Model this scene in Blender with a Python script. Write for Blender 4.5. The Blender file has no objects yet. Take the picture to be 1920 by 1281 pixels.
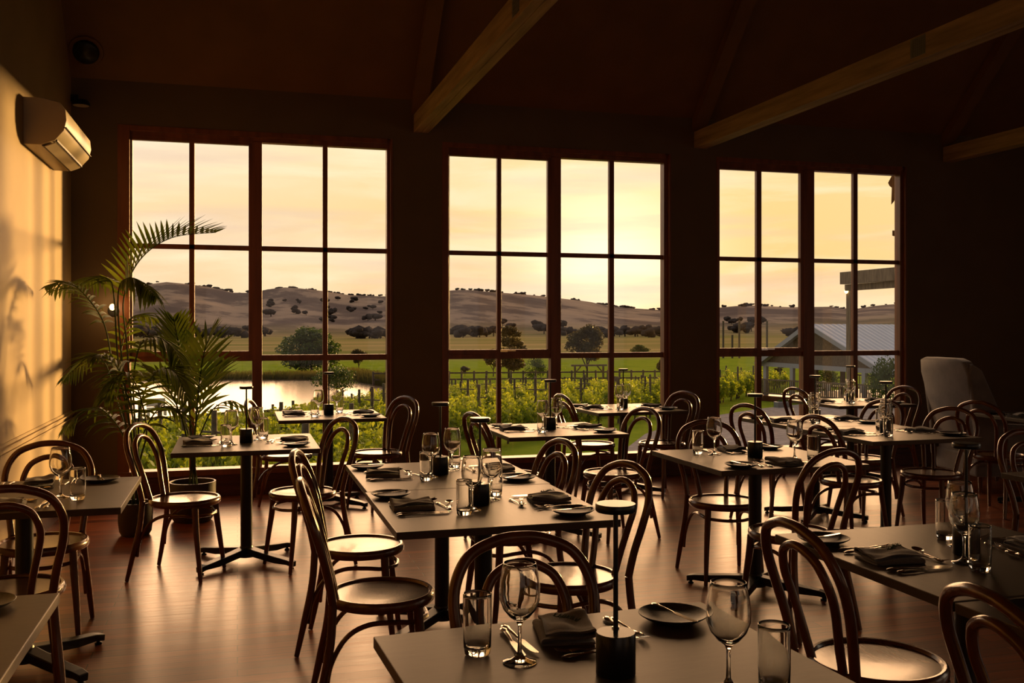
import bpy, math, random
from mathutils import Vector, Matrix, noise
R = math.radians
random.seed(7)
sc = bpy.context.scene
col = sc.collection

# ------------------------------------------------------------------ camera
FPX, EYE, HOR = 1808.0, 1.47, 616.0
YAW = math.atan(515 / 1808.0)
cam_d = bpy.data.cameras.new('camera')
cam = bpy.data.objects.new('camera', cam_d)
col.objects.link(cam)
cam_d.sensor_width = 36.0
cam_d.lens = 36.0 * FPX / 1920.0
cam_d.shift_y = -(640.5 - HOR) / 1920.0
cam_d.clip_start = 0.05
cam_d.clip_end = 9000
cam.location = (0, 0, EYE)
cam.rotation_euler = (R(90), 0, -YAW)
sc.camera = cam
sc.view_settings.view_transform = 'Standard'
sc.view_settings.look = 'None'
sc.view_settings.gamma = 1.0
sc.view_settings.use_curve_mapping = False
sc.view_settings.exposure = 0.0

# ------------------------------------------------------------------ node helpers
def NT(m):
    return m.node_tree.nodes, m.node_tree.links
def nd(ns, t, **kw):
    n = ns.new(t)
    for k, v in kw.items():
        if k.startswith('i_'):
            n.inputs[k[2:].replace('_', ' ')].default_value = v
        else:
            setattr(n, k, v)
    return n
def mth(ns, ls, op, a, b=None, c=None, clamp=False):
    n = ns.new('ShaderNodeMath'); n.operation = op; n.use_clamp = clamp
    for i, v in enumerate((a, b, c)):
        if v is None: continue
        if isinstance(v, (int, float)): n.inputs[i].default_value = v
        else: ls.new(v, n.inputs[i])
    return n.outputs[0]
def mix(ns, ls, fac, a, b, mode='MIX'):
    n = ns.new('ShaderNodeMix'); n.data_type = 'RGBA'; n.blend_type = mode
    for idx, v in ((0, fac), (6, a), (7, b)):
        if isinstance(v, (int, float)): n.inputs[idx].default_value = v
        elif isinstance(v, tuple): n.inputs[idx].default_value = (v + (1,))[:4]
        else: ls.new(v, n.inputs[idx])
    return n.outputs[2]
def ramp(ns, ls, fac, stops):
    n = ns.new('ShaderNodeValToRGB')
    e = n.color_ramp.elements
    while len(e) < len(stops): e.new(0.5)
    for el, (p, c) in zip(e, stops):
        el.position = p; el.color = (c + (1,))[:4]
    ls.new(fac, n.inputs[0])
    return n.outputs[0]

# ------------------------------------------------------------------ sky
world = bpy.data.worlds.new('sky'); sc.world = world
world.use_nodes = True
ns, ls = world.node_tree.nodes, world.node_tree.links
ns.clear()
tc = ns.new('ShaderNodeTexCoord')
nrm = ns.new('ShaderNodeVectorMath'); nrm.operation = 'NORMALIZE'
ls.new(tc.outputs['Generated'], nrm.inputs[0])
sep = ns.new('ShaderNodeSeparateXYZ'); ls.new(nrm.outputs[0], sep.inputs[0])
X_, Y_, Z_ = sep.outputs
base = ramp(ns, ls, mth(ns, ls, 'MULTIPLY', Z_, 2.0, clamp=True), [
    (0.0, (0.92, 0.60, 0.42)), (0.10, (0.97, 0.68, 0.44)), (0.24, (1.04, 0.78, 0.48)),
    (0.36, (1.06, 0.91, 0.68)), (0.60, (1.08, 0.98, 0.80)), (0.85, (0.60, 0.60, 0.60)), (1.0, (0.35, 0.40, 0.47))])
def dotdir(az, el):
    d = Vector((math.sin(R(az)) * math.cos(R(el)), math.cos(R(az)) * math.cos(R(el)), math.sin(R(el))))
    v = ns.new('ShaderNodeVectorMath'); v.operation = 'DOT_PRODUCT'
    ls.new(nrm.outputs[0], v.inputs[0]); v.inputs[1].default_value = d
    return mth(ns, ls, 'MAXIMUM', v.outputs['Value'], 0.0)
# warm zone of the sunset, then its bright heart over the ridge
warm = mth(ns, ls, 'POWER', dotdir(27, 1), 8.5)
base = mix(ns, ls, mth(ns, ls, 'MULTIPLY', warm, 0.95), base, (1.03, 0.70, 0.265))
low = mth(ns, ls, 'SUBTRACT', 1.0, mth(ns, ls, 'MULTIPLY', mth(ns, ls, 'ABSOLUTE', mth(ns, ls, 'SUBTRACT', Z_, 0.012)), 13.0), clamp=True)
base = mix(ns, ls, mth(ns, ls, 'MULTIPLY', mth(ns, ls, 'MULTIPLY', low, low), mth(ns, ls, 'MULTIPLY', warm, 0.95)), base, (1.06, 0.52, 0.17))
heart = mth(ns, ls, 'POWER', dotdir(21.6, 2.9), 260.0)
base = mix(ns, ls, mth(ns, ls, 'MULTIPLY', heart, 0.9), base, (1.9, 1.5, 0.95))
rim = mth(ns, ls, 'SUBTRACT', 1.0, mth(ns, ls, 'MULTIPLY', mth(ns, ls, 'ABSOLUTE', mth(ns, ls, 'SUBTRACT', Z_, 0.018)), 26.0), clamp=True)
rim = mth(ns, ls, 'MULTIPLY', rim, mth(ns, ls, 'POWER', dotdir(20.0, 1), 130.0))
base = mix(ns, ls, mth(ns, ls, 'MULTIPLY', rim, 0.9), base, (1.1, 0.62, 0.20))
core = mth(ns, ls, 'POWER', dotdir(21.9, 2.1), 1500.0)
base = mix(ns, ls, mth(ns, ls, 'MULTIPLY', core, 0.9), base, (1.8, 1.3, 0.7))
# thin banded cloud
mp = ns.new('ShaderNodeMapping'); ls.new(nrm.outputs[0], mp.inputs[0])
mp.inputs['Scale'].default_value = (2.6, 2.6, 17.0); mp.inputs['Rotation'].default_value = (0.05, 0.03, 0)
no = nd(ns, 'ShaderNodeTexNoise'); ls.new(mp.outputs[0], no.inputs['Vector'])
no.inputs['Scale'].default_value = 1.6; no.inputs['Detail'].default_value = 6; no.inputs['Roughness'].default_value = 0.55
no.inputs['Distortion'].default_value = 0.5
cl = ramp(ns, ls, no.outputs['Fac'], [(0.44, (0.0, 0.0, 0.0)), (0.64, (1.0, 1.0, 1.0))])
base = mix(ns, ls, mth(ns, ls, 'MULTIPLY', cl, 0.55), base, (1.15, 0.98, 0.68))
mp2 = ns.new('ShaderNodeMapping'); ls.new(nrm.outputs[0], mp2.inputs[0])
mp2.inputs['Scale'].default_value = (2.0, 2.0, 24.0); mp2.inputs['Location'].default_value = (3, 1, 4)
no2 = nd(ns, 'ShaderNodeTexNoise'); ls.new(mp2.outputs[0], no2.inputs['Vector'])
no2.inputs['Scale'].default_value = 1.3; no2.inputs['Detail'].default_value = 5
cl2 = ramp(ns, ls, no2.outputs['Fac'], [(0.48, (0.0, 0.0, 0.0)), (0.66, (1.0, 1.0, 1.0))])
base = mix(ns, ls, mth(ns, ls, 'MULTIPLY', cl2, 0.55), base, (0.86, 0.60, 0.46))
# the sky opposite the sunset is dusky
back = mth(ns, ls, 'MULTIPLY_ADD', Y_, -1.6, 0.0, clamp=True)
base = mix(ns, ls, mth(ns, ls, 'POWER', back, 0.6), base, (0.32, 0.22, 0.16))
bg = ns.new('ShaderNodeBackground'); ls.new(base, bg.inputs['Color'])
bg.inputs['Strength'].default_value = 1.1
wo = ns.new('ShaderNodeOutputWorld'); ls.new(bg.outputs[0], wo.inputs[0])

# ------------------------------------------------------------------ low sun
sd = bpy.data.lights.new('sun', 'SUN')
sun = bpy.data.objects.new('sun', sd); col.objects.link(sun)
sd.energy = 15.0; sd.color = (1.0, 0.56, 0.17); sd.angle = R(8)
SAZ, SEL = 46.0, 1.3
sdir = Vector((math.sin(R(SAZ)) * math.cos(R(SEL)), math.cos(R(SAZ)) * math.cos(R(SEL)), math.sin(R(SEL))))
sun.rotation_euler = sdir.to_track_quat('Z', 'Y').to_euler()
# broad second sun from the sunset side, added to brighten tables and floor
gd_ = bpy.data.lights.new('sunset_fill', 'SUN')
fill_sun = bpy.data.objects.new('sunset_fill', gd_); col.objects.link(fill_sun)
gd_.energy = 4.6; gd_.color = (1.0, 0.54, 0.25); gd_.angle = R(50)
GAZ, GEL = 18.0, 12.0
gdir = Vector((math.sin(R(GAZ)) * math.cos(R(GEL)), math.cos(R(GAZ)) * math.cos(R(GEL)), math.sin(R(GEL))))
fill_sun.rotation_euler = gdir.to_track_quat('Z', 'Y').to_euler()

# ------------------------------------------------------------------ positions read from the photo
CS, SN = math.cos(YAW), math.sin(YAW)
def P(px, py, z=0.0):
    d = (EYE - z) * FPX / (py - HOR); r = (px - 960) / FPX * d
    return Vector((d * SN + r * CS, d * CS - r * SN, z))
def W(px, py, Y):
    r = (px - 960) / FPX; d = Y / (CS - r * SN)
    return Vector((d * (SN + r * CS), Y, EYE - (py - HOR) / FPX * d))
def DP(px, py, d):
    r = (px - 960) / FPX * d
    return Vector((d * SN + r * CS, d * CS - r * SN, EYE - (py - HOR) / FPX * d))
def gz(x, y):
    if y < 9: return -1.9
    if y < 50: return -1.9 - 0.0305 * (y - 9)
    return -3.15
def GD(px, d):
    r = (px - 960) / FPX * d
    x, y = d * SN + r * CS, d * CS - r * SN
    return Vector((x, y, gz(x, y)))
def GP(px, py):
    lo, hi = 9.5, 3000.0
    for _ in range(50):
        m = (lo + hi) / 2; g = GD(px, m)
        yy = HOR + (EYE - g.z) * FPX / m
        if yy > py: lo = m
        else: hi = m
    return GD(px, lo)

# ------------------------------------------------------------------ mesh builder
class MB:
    def __init__(s): s.v = []; s.f = []
    def add(s, vs, fs):
        o = len(s.v); s.v += [tuple(q) for q in vs]; s.f += [tuple(i + o for i in f) for f in fs]
    def box(s, x0, x1, y0, y1, z0, z1, M=None):
        vs = [Vector(p) for p in ((x0,y0,z0),(x1,y0,z0),(x1,y1,z0),(x0,y1,z0),(x0,y0,z1),(x1,y0,z1),(x1,y1,z1),(x0,y1,z1))]
        if M is not None: vs = [M @ q for q in vs]
        s.add(vs, [(0,3,2,1),(4,5,6,7),(0,1,5,4),(1,2,6,5),(2,3,7,6),(3,0,4,7)])
    def bar(s, a, b, w, h, up=Vector((0,0,1))):
        a, b = Vector(a), Vector(b); d = (b - a).normalized()
        sd_ = d.cross(up)
        if sd_.length < 1e-4: sd_ = d.cross(Vector((0,1,0)))
        sd_.normalize(); u = sd_.cross(d).normalized()
        vs = [p + sd_ * (sx * w / 2) + u * (sz * h / 2) for p in (a, b) for sx, sz in ((-1,-1),(1,-1),(1,1),(-1,1))]
        s.add(vs, [(0,1,2,3),(7,6,5,4),(0,4,5,1),(1,5,6,2),(2,6,7,3),(3,7,4,0)])
    def tube(s, pts, rad, seg=8, closed=False, flat=1.0):
        pts = [Vector(p) for p in pts]; n = len(pts)
        if isinstance(rad, (int, float)): rad = [rad] * n
        tan = []
        for i in range(n):
            a = pts[(i - 1) % n] if (closed or i > 0) else pts[0]
            b = pts[(i + 1) % n] if (closed or i < n - 1) else pts[-1]
            tan.append((b - a).normalized())
        ref = Vector((0,0,1)) if abs(tan[0].z) < 0.9 else Vector((0,1,0))
        u = tan[0].cross(ref).normalized(); o = len(s.v)
        for i in range(n):
            if i > 0:
                u = (u - tan[i] * u.dot(tan[i]))
                if u.length < 1e-5: u = tan[i].cross(ref)
                u.normalize()
            w = tan[i].cross(u)
            for k in range(seg):
                a = 2 * math.pi * k / seg
                s.v.append(tuple(pts[i] + (u * math.cos(a) + w * math.sin(a) * flat) * rad[i]))
        m = n if closed else n - 1
        for i in range(m):
            j = (i + 1) % n
            for k in range(seg):
                k2 = (k + 1) % seg
                s.f.append((o + i*seg + k, o + i*seg + k2, o + j*seg + k2, o + j*seg + k))
        if not closed:
            s.f.append(tuple(o + k for k in range(seg))[::-1])
            s.f.append(tuple(o + (n-1)*seg + k for k in range(seg)))
    def lathe(s, prof, seg=24, c=(0,0,0), cap=True):
        o = len(s.v); n = len(prof)
        for r, z in prof:
            for k in range(seg):
                a = 2 * math.pi * k / seg
                s.v.append((c[0] + r * math.cos(a), c[1] + r * math.sin(a), c[2] + z))
        for i in range(n - 1):
            for k in range(seg):
                k2 = (k + 1) % seg
                s.f.append((o + i*seg + k, o + i*seg + k2, o + (i+1)*seg + k2, o + (i+1)*seg + k))
        if cap:
            s.f.append(tuple(o + k for k in range(seg))[::-1])
            s.f.append(tuple(o + (n-1)*seg + k for k in range(seg)))
    def sheet(s, outline, z0, z1):
        n = len(outline)
        vs = [(x, y, z0) for x, y in outline] + [(x, y, z1) for x, y in outline]
        s.add(vs, [tuple(range(n))[::-1], tuple(range(n, 2*n))] + [(i, (i+1) % n, n + (i+1) % n, n + i) for i in range(n)])
    def build(s, name, mat, parent=None, smooth=False, bevel=0, loc=None):
        me = bpy.data.meshes.new(name); me.from_pydata(s.v, [], s.f); me.update()
        if smooth:
            me.polygons.foreach_set('use_smooth', [True] * len(me.polygons))
            if smooth != 'all':
                try: me.set_sharp_from_angle(angle=R(40))
                except Exception: pass
        ob = bpy.data.objects.new(name, me); col.objects.link(ob)
        me.materials.append(mat)
        if parent: ob.parent = parent
        if loc is not None: ob.location = loc
        if bevel:
            b = ob.modifiers.new('bevel', 'BEVEL'); b.width = bevel; b.segments = 2; b.limit_method = 'ANGLE'
        return ob
def empty(name, loc=(0,0,0), rz=0.0):
    o = bpy.data.objects.new(name, None); col.objects.link(o)
    o.location = loc; o.rotation_euler = (0, 0, rz); o.empty_display_size = 0.05
    return o
def tag(o, label=None, cat=None, group=None, kind=None):
    if label is not None:
        w = label.split()
        assert 4 <= len(w) <= 16, label
        o['label'] = label
    if cat: o['category'] = cat
    if group: o['group'] = group
    if kind: o['kind'] = kind
    return o
KIDS = {}
def kids(o):
    return [c for c in bpy.data.objects if c.parent == o]
def dup(root, loc=None, rz=None, scale=None):
    if root.name not in KIDS:
        KIDS[root.name] = [(c, kids(c)) for c in kids(root)]
    r = root.copy(); col.objects.link(r)
    for k in list(r.keys()):
        if k in ('label', 'category', 'group', 'kind'): del r[k]
    if loc is not None: r.location = loc
    if rz is not None: r.rotation_euler = (0, 0, rz)
    if scale is not None: r.scale = (scale,) * 3 if isinstance(scale, (int, float)) else scale
    for c, gs in KIDS[root.name]:
        d = c.copy(); col.objects.link(d); d.parent = r
        for g in gs:
            e = g.copy(); col.objects.link(e); e.parent = d
    return r
class Proto:
    """first use moves the original, later uses copy it"""
    def __init__(s, o): s.o = o; s.used = False
    def put(s, loc, rz=0.0, scale=1.0):
        if not s.used:
            s.used = True; KIDS[s.o.name] = [(c, kids(c)) for c in kids(s.o)]
            o = s.o; o.location = loc; o.rotation_euler = (0, 0, rz)
            o.scale = (scale,) * 3 if isinstance(scale, (int, float)) else scale
            return o
        return dup(s.o, loc, rz, scale)
def smooth_path(pts, n=6, closed=False):
    pts = [Vector(p) for p in pts]; out = []; m = len(pts)
    rng = range(m if closed else m - 1)
    for i in rng:
        if closed: p0, p1, p2, p3 = pts[(i-1) % m], pts[i], pts[(i+1) % m], pts[(i+2) % m]
        else: p0, p1, p2, p3 = pts[max(i-1,0)], pts[i], pts[i+1], pts[min(i+2, m-1)]
        for k in range(n):
            t = k / n
            out.append(0.5 * ((2*p1) + (p2-p0)*t + (2*p0-5*p1+4*p2-p3)*t*t + (3*p1-p0-3*p2+p3)*t**3))
    if not closed: out.append(pts[-1])
    return out
def lerp_list(a, n):
    out = []
    for i in range(n):
        t = i / (n - 1) * (len(a) - 1); k = min(int(t), len(a) - 2)
        out.append(a[k] + (a[k+1] - a[k]) * (t - k))
    return out

# ------------------------------------------------------------------ materials
def pm(name, colr, rough=0.5, metal=0.0, spec=0.5, coat=0.0, nscale=0, namt=0.0, bump=0.0, bscale=60, coord='Object', stretch=(1,1,1), c2=None, trans=0, ior=1.45, sheen=0):
    m = bpy.data.materials.new(name); m.use_nodes = True
    n_, l_ = NT(m); b = n_['Principled BSDF']
    b.inputs['Base Color'].default_value = tuple(colr) + (1,)
    b.inputs['Roughness'].default_value = rough; b.inputs['Metallic'].default_value = metal
    b.inputs['Specular IOR Level'].default_value = spec; b.inputs['IOR'].default_value = ior
    b.inputs['Coat Weight'].default_value = coat; b.inputs['Coat Roughness'].default_value = 0.12
    b.inputs['Transmission Weight'].default_value = trans
    b.inputs['Sheen Weight'].default_value = sheen
    if nscale or bump:
        t = n_.new('ShaderNodeTexCoord'); mp_ = n_.new('ShaderNodeMapping'); l_.new(t.outputs[coord], mp_.inputs[0])
        mp_.inputs['Scale'].default_value = stretch
    if nscale:
        q = n_.new('ShaderNodeTexNoise'); l_.new(mp_.outputs[0], q.inputs['Vector'])
        q.inputs['Scale'].default_value = nscale; q.inputs['Detail'].default_value = 5
        c2_ = c2 if c2 else tuple(x * (1 - namt) for x in colr)
        o_ = ramp(n_, l_, q.outputs['Fac'], [(0.32, tuple(c2_)), (0.68, tuple(min(1, x * (1 + (0 if c2 else namt))) for x in colr))])
        l_.new(o_, b.inputs['Base Color'])
    if bump:
        q2 = n_.new('ShaderNodeTexNoise'); l_.new(mp_.outputs[0], q2.inputs['Vector'])
        q2.inputs['Scale'].default_value = bscale; q2.inputs['Detail'].default_value = 3
        bp = n_.new('ShaderNodeBump'); bp.inputs['Strength'].default_value = bump; bp.inputs['Distance'].default_value = 0.004
        l_.new(q2.outputs['Fac'], bp.inputs['Height']); l_.new(bp.outputs[0], b.inputs['Normal'])
    return m
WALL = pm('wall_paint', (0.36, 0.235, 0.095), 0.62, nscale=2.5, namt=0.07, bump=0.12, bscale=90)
WALL_SHADED = pm('shaded_wall_paint', (0.13, 0.085, 0.042), 0.6, nscale=2.5, namt=0.07, bump=0.1, bscale=90)  # wall paint again, with the shade of the unlit walls put into its colour
CEIL = pm('ceiling_lining', (0.16, 0.075, 0.026), 0.65, nscale=3, namt=0.1)
PANEL = pm('cedar_panel', (0.085, 0.022, 0.010), 0.35, nscale=4, namt=0.3, stretch=(0.4, 1, 6))
WINWOOD = pm('cedar_window_wood', (0.20, 0.065, 0.024), 0.38, nscale=14, namt=0.25, stretch=(1, 1, 0.12), bump=0.1, bscale=40)
BEAMW = pm('weathered_beam', (0.34, 0.24, 0.155), 0.7, nscale=5, namt=0.3, stretch=(4, 0.3, 4), bump=0.3, bscale=30)
BLACK = pm('black_powder_coat', (0.012, 0.011, 0.010), 0.38)
BLACKS = pm('black_satin', (0.010, 0.009, 0.009), 0.28)
CAST = pm('cast_iron_black', (0.014, 0.012, 0.011), 0.33, bump=0.06, bscale=80)
WALNUT = pm('dark_bentwood', (0.125, 0.042, 0.017), 0.24, spec=0.6, coat=0.35, nscale=18, namt=0.28, stretch=(1, 1, 0.25))
SEATW = pm('seat_plywood', (0.115, 0.047, 0.018), 0.26, spec=0.6, coat=0.3)
n_, l_ = NT(SEATW)
t_ = n_.new('ShaderNodeTexCoord'); m_ = n_.new('ShaderNodeMapping'); l_.new(t_.outputs['Object'], m_.inputs[0]); m_.inputs['Scale'].default_value = (3, 22, 3)
w_ = n_.new('ShaderNodeTexNoise'); l_.new(m_.outputs[0], w_.inputs['Vector']); w_.inputs['Scale'].default_value = 2.2; w_.inputs['Detail'].default_value = 6; w_.inputs['Distortion'].default_value = 1.4
l_.new(ramp(n_, l_, w_.outputs['Fac'], [(0.35, (0.070, 0.026, 0.010)), (0.5, (0.12, 0.05, 0.020)), (0.62, (0.17, 0.078, 0.033))]), n_['Principled BSDF'].inputs['Base Color'])
bp_ = n_.new('ShaderNodeBump'); bp_.inputs['Strength'].default_value = 0.12; bp_.inputs['Distance'].default_value = 0.002; l_.new(w_.outputs['Fac'], bp_.inputs['Height']); l_.new(bp_.outputs[0], n_['Principled BSDF'].inputs['Normal'])
TOP = pm('table_laminate', (0.060, 0.043, 0.031), 0.40, spec=0.55, nscale=60, namt=0.1, stretch=(1, 0.15, 1), bump=0.04, bscale=200)
PLATE = pm('charcoal_stoneware', (0.045, 0.040, 0.037), 0.48, nscale=120, namt=0.35, bump=0.1, bscale=120)
NAPK = pm('charcoal_linen', (0.11, 0.088, 0.072), 0.9, nscale=220, namt=0.2, bump=0.35, bscale=500, sheen=0.3)
STEEL = pm('polished_cutlery', (0.62, 0.55, 0.46), 0.17, metal=1.0)
HERB = pm('rosemary_green', (0.05, 0.075, 0.035), 0.7)
POT = pm('dark_ceramic', (0.055, 0.040, 0.030), 0.45, nscale=8, namt=0.15)
SOIL = pm('potting_soil', (0.03, 0.018, 0.010), 0.95, bump=0.8, bscale=60)
ACW = pm('ac_plastic', (0.52, 0.44, 0.33), 0.35)
ACD = pm('ac_dark_slot', (0.03, 0.025, 0.02), 0.5)
CHROME = pm('chrome', (0.7, 0.66, 0.6), 0.1, metal=1.0)
GREYF = pm('grey_velvet', (0.17, 0.15, 0.14), 0.85, nscale=6, namt=0.2, sheen=0.5, bump=0.2, bscale=30)
ROUGHT = pm('weathered_timber', (0.16, 0.125, 0.09), 0.9, spec=0.15, nscale=9, namt=0.35, stretch=(4, 4, 0.5), bump=0.4, bscale=30)
POSTT = pm('vineyard_post_timber', (0.105, 0.09, 0.075), 0.9, nscale=7, namt=0.3)
TRUNK = pm('bark', (0.075, 0.055, 0.04), 0.9, nscale=8, namt=0.35, bump=0.4, bscale=20)
ROOF = pm('blue_grey_roof', (0.34, 0.38, 0.48), 0.45, nscale=1.0, namt=0.06)
TRIM = pm('pale_fascia', (0.28, 0.30, 0.34), 0.5)
STEELT = pm('galvanised_tub', (0.22, 0.23, 0.25), 0.45, metal=0.4)
WHITE = pm('white_garden_furniture', (0.6, 0.58, 0.54), 0.5)
GRAVEL = pm('grey_gravel', (0.26, 0.23, 0.22), 1.0, spec=0.0, nscale=3, namt=0.25, coord='Object')
def emit(name, c, s):
    m = bpy.data.materials.new(name); m.use_nodes = True; n_, l_ = NT(m); b = n_['Principled BSDF']
    b.inputs['Emission Color'].default_value = tuple(c) + (1,); b.inputs['Emission Strength'].default_value = s
    b.inputs['Base Color'].default_value = tuple(c) + (1,); return m
BULB = emit('warm_bulb', (1.0, 0.62, 0.22), 6.0)
LAMPGLOW = emit('lamp_diffuser', (1.0, 0.72, 0.40), 0.25)
def foliage(name, c1, c2, transl=0.45, scale=3.0, coord='Object'):
    m = bpy.data.materials.new(name); m.use_nodes = True; n_, l_ = NT(m); n_.clear()
    t = n_.new('ShaderNodeTexCoord'); q = n_.new('ShaderNodeTexNoise'); l_.new(t.outputs[coord], q.inputs['Vector'])
    q.inputs['Scale'].default_value = scale; q.inputs['Detail'].default_value = 3
    c = ramp(n_, l_, q.outputs['Fac'], [(0.34, c1), (0.66, c2)])
    b = n_.new('ShaderNodeBsdfPrincipled'); l_.new(c, b.inputs['Base Color']); b.inputs['Roughness'].default_value = 0.5
    b.inputs['Specular IOR Level'].default_value = 0.35
    tr = n_.new('ShaderNodeBsdfTranslucent'); l_.new(mix(n_, l_, 1.0, c, (1.5, 1.35, 0.6), 'MULTIPLY'), tr.inputs['Color'])
    mx = n_.new('ShaderNodeMixShader'); mx.inputs[0].default_value = transl
    l_.new(b.outputs[0], mx.inputs[1]); l_.new(tr.outputs[0], mx.inputs[2])
    o = n_.new('ShaderNodeOutputMaterial'); l_.new(mx.outputs[0], o.inputs[0]); return m
PALM = foliage('palm_leaf', (0.045, 0.080, 0.014), (0.12, 0.155, 0.028), 0.4, 5)
VINE = foliage('vine_leaf', (0.11, 0.185, 0.016), (0.35, 0.41, 0.042), 0.5, 2.2)
DARKT = foliage('tree_leaf', (0.026, 0.060, 0.012), (0.066, 0.105, 0.020), 0.3, 1.2)
OLIVET = foliage('olive_tree_leaf', (0.035, 0.033, 0.014), (0.075, 0.066, 0.026), 0.3, 1.2)
REED = foliage('reed_leaf', (0.06, 0.065, 0.028), (0.12, 0.115, 0.05), 0.3, 0.6)
HILLT = pm('hill_scrub', (0.060, 0.052, 0.050), 1.0, spec=0.0, nscale=0.3, namt=0.3)
def glass_pane():
    m = bpy.data.materials.new('window_glass'); m.use_nodes = True; n_, l_ = NT(m); n_.clear()
    tr = n_.new('ShaderNodeBsdfTransparent'); tr.inputs[0].default_value = (0.985, 0.985, 0.98, 1)
    gl = n_.new('ShaderNodeBsdfGlossy'); gl.inputs['Roughness'].default_value = 0.02
    lw_ = n_.new('ShaderNodeLayerWeight'); lw_.inputs['Blend'].default_value = 0.5
    fr = mth(n_, l_, 'MULTIPLY_ADD', mth(n_, l_, 'POWER', lw_.outputs['Facing'], 5.0), 0.9, 0.03)
    mx = n_.new('ShaderNodeMixShader'); l_.new(fr, mx.inputs[0]); l_.new(tr.outputs[0], mx.inputs[1]); l_.new(gl.outputs[0], mx.inputs[2])
    o = n_.new('ShaderNodeOutputMaterial'); l_.new(mx.outputs[0], o.inputs[0]); return m
PANE = glass_pane()
GLASS = bpy.data.materials.new('drinking_glass'); GLASS.use_nodes = True
n_, l_ = NT(GLASS); n_.clear()
g_ = n_.new('ShaderNodeBsdfGlass'); g_.inputs['IOR'].default_value = 1.5; g_.inputs['Roughness'].default_value = 0.0; g_.inputs['Color'].default_value = (0.97, 0.97, 0.96, 1)
o_ = n_.new('ShaderNodeOutputMaterial'); l_.new(g_.outputs[0], o_.inputs[0])
for mt_, tn in ((TOP, (1.0, 0.80, 0.58, 1)), (SEATW, (1.0, 0.82, 0.6, 1)), (WALNUT, (1.0, 0.85, 0.7, 1))):
    NT(mt_)[0]['Principled BSDF'].inputs['Specular Tint'].default_value = tn
# floor boards
FLOOR = bpy.data.materials.new('hardwood_boards'); FLOOR.use_nodes = True
n_, l_ = NT(FLOOR); b_ = n_['Principled BSDF']
t_ = n_.new('ShaderNodeTexCoord')
br = n_.new('ShaderNodeTexBrick'); l_.new(t_.outputs['Object'], br.inputs['Vector'])
br.inputs['Scale'].default_value = 1.0; br.inputs['Brick Width'].default_value = 1.7; br.inputs['Row Height'].default_value = 0.083
br.inputs['Mortar Size'].default_value = 0.0026; br.inputs['Mortar Smooth'].default_value = 0.2; br.inputs['Bias'].default_value = 0.0
br.inputs['Color1'].default_value = (0.34, 0.095, 0.030, 1); br.inputs['Color2'].default_value = (0.13, 0.032, 0.012, 1)
br.inputs['Mortar'].default_value = (0.02, 0.008, 0.004, 1); br.offset = 0.37; br.offset_frequency = 2
m_ = n_.new('ShaderNodeMapping'); l_.new(t_.outputs['Object'], m_.inputs[0]); m_.inputs['Scale'].default_value = (1.0, 16, 1)
q_ = n_.new('ShaderNodeTexNoise'); l_.new(m_.outputs[0], q_.inputs['Vector']); q_.inputs['Scale'].default_value = 2.5; q_.inputs['Detail'].default_value = 8
gr = ramp(n_, l_, q_.outputs['Fac'], [(0.3, (0.6, 0.55, 0.5)), (0.7, (1.25, 1.2, 1.15))])
l_.new(mix(n_, l_, 1.0, br.outputs['Color'], gr, 'MULTIPLY'), b_.inputs['Base Color'])
q2 = n_.new('ShaderNodeTexNoise'); l_.new(t_.outputs['Object'], q2.inputs['Vector']); q2.inputs['Scale'].default_value = 2.2; q2.inputs['Detail'].default_value = 6
b_.inputs['Specular Tint'].default_value = (1.0, 0.80, 0.58, 1)
rr = mth(n_, l_, 'MULTIPLY_ADD', q_.outputs['Fac'], 0.14, 0.24)
l_.new(rr, b_.inputs['Roughness'])
bh = mth(n_, l_, 'ADD', mth(n_, l_, 'MULTIPLY', br.outputs['Fac'], -0.7), mth(n_, l_, 'MULTIPLY', q_.outputs['Fac'], 0.5))
bp_ = n_.new('ShaderNodeBump'); bp_.inputs['Strength'].default_value = 0.35; bp_.inputs['Distance'].default_value = 0.002
l_.new(bh, bp_.inputs['Height']); l_.new(bp_.outputs[0], b_.inputs['Normal'])
b_.inputs['Specular IOR Level'].default_value = 0.55

# ------------------------------------------------------------------ room shell
WY, WX, RX, BY = 8.85, -1.35, 10.6, -2.2
EAVE = 3.59
RIDY = (WY + BY) / 2; RIDZ = EAVE + (WY - RIDY)
def struct(mb, name, mat, parent=None, **kw):
    o = mb.build(name, mat, parent, **kw)
    if parent is None: o['kind'] = 'structure'
    return o
m = MB(); m.box(WX - .2, RX + .2, BY - .2, WY + .2, -0.35, 0.0); struct(m, 'floor', FLOOR)
# window wall with three openings
ops = [(-0.986, 1.376), (1.842, 4.176), (4.678, 6.954)]
OZ0, OZ1 = 0.185, 3.215
m = MB()
xs = [WX - .2] + [q for o in ops for q in o] + [RX + .2]
for i in range(0, len(xs), 2): m.box(xs[i], xs[i+1], WY, WY + .2, -0.35, EAVE + .25)
for a, b in ops:
    m.box(a, b, WY, WY + .2, -0.35, OZ0); m.box(a, b, WY, WY + .2, OZ1, EAVE + .25)
struct(m, 'wall_front', WALL_SHADED)
m = MB()
def gable(mb, x0, x1, holes=()):
    ys = [(BY - .2, 0), (WY + .2, 0)]
    pts = [(BY - .2, -0.35), (WY + .2, -0.35), (WY + .2, EAVE - .2 + .1), (RIDY, RIDZ + .1), (BY - .2, EAVE - .1)]
    n = len(pts)
    mb.add([(x0, y, z) for y, z in pts] + [(x1, y, z) for y, z in pts],
           [tuple(range(n)), tuple(range(n, 2*n))[::-1]] + [(i, n + i, n + (i+1) % n, (i+1) % n) for i in range(n)])
gable(m, WX - .2, WX); struct(m, 'wall_left', WALL)
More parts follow.
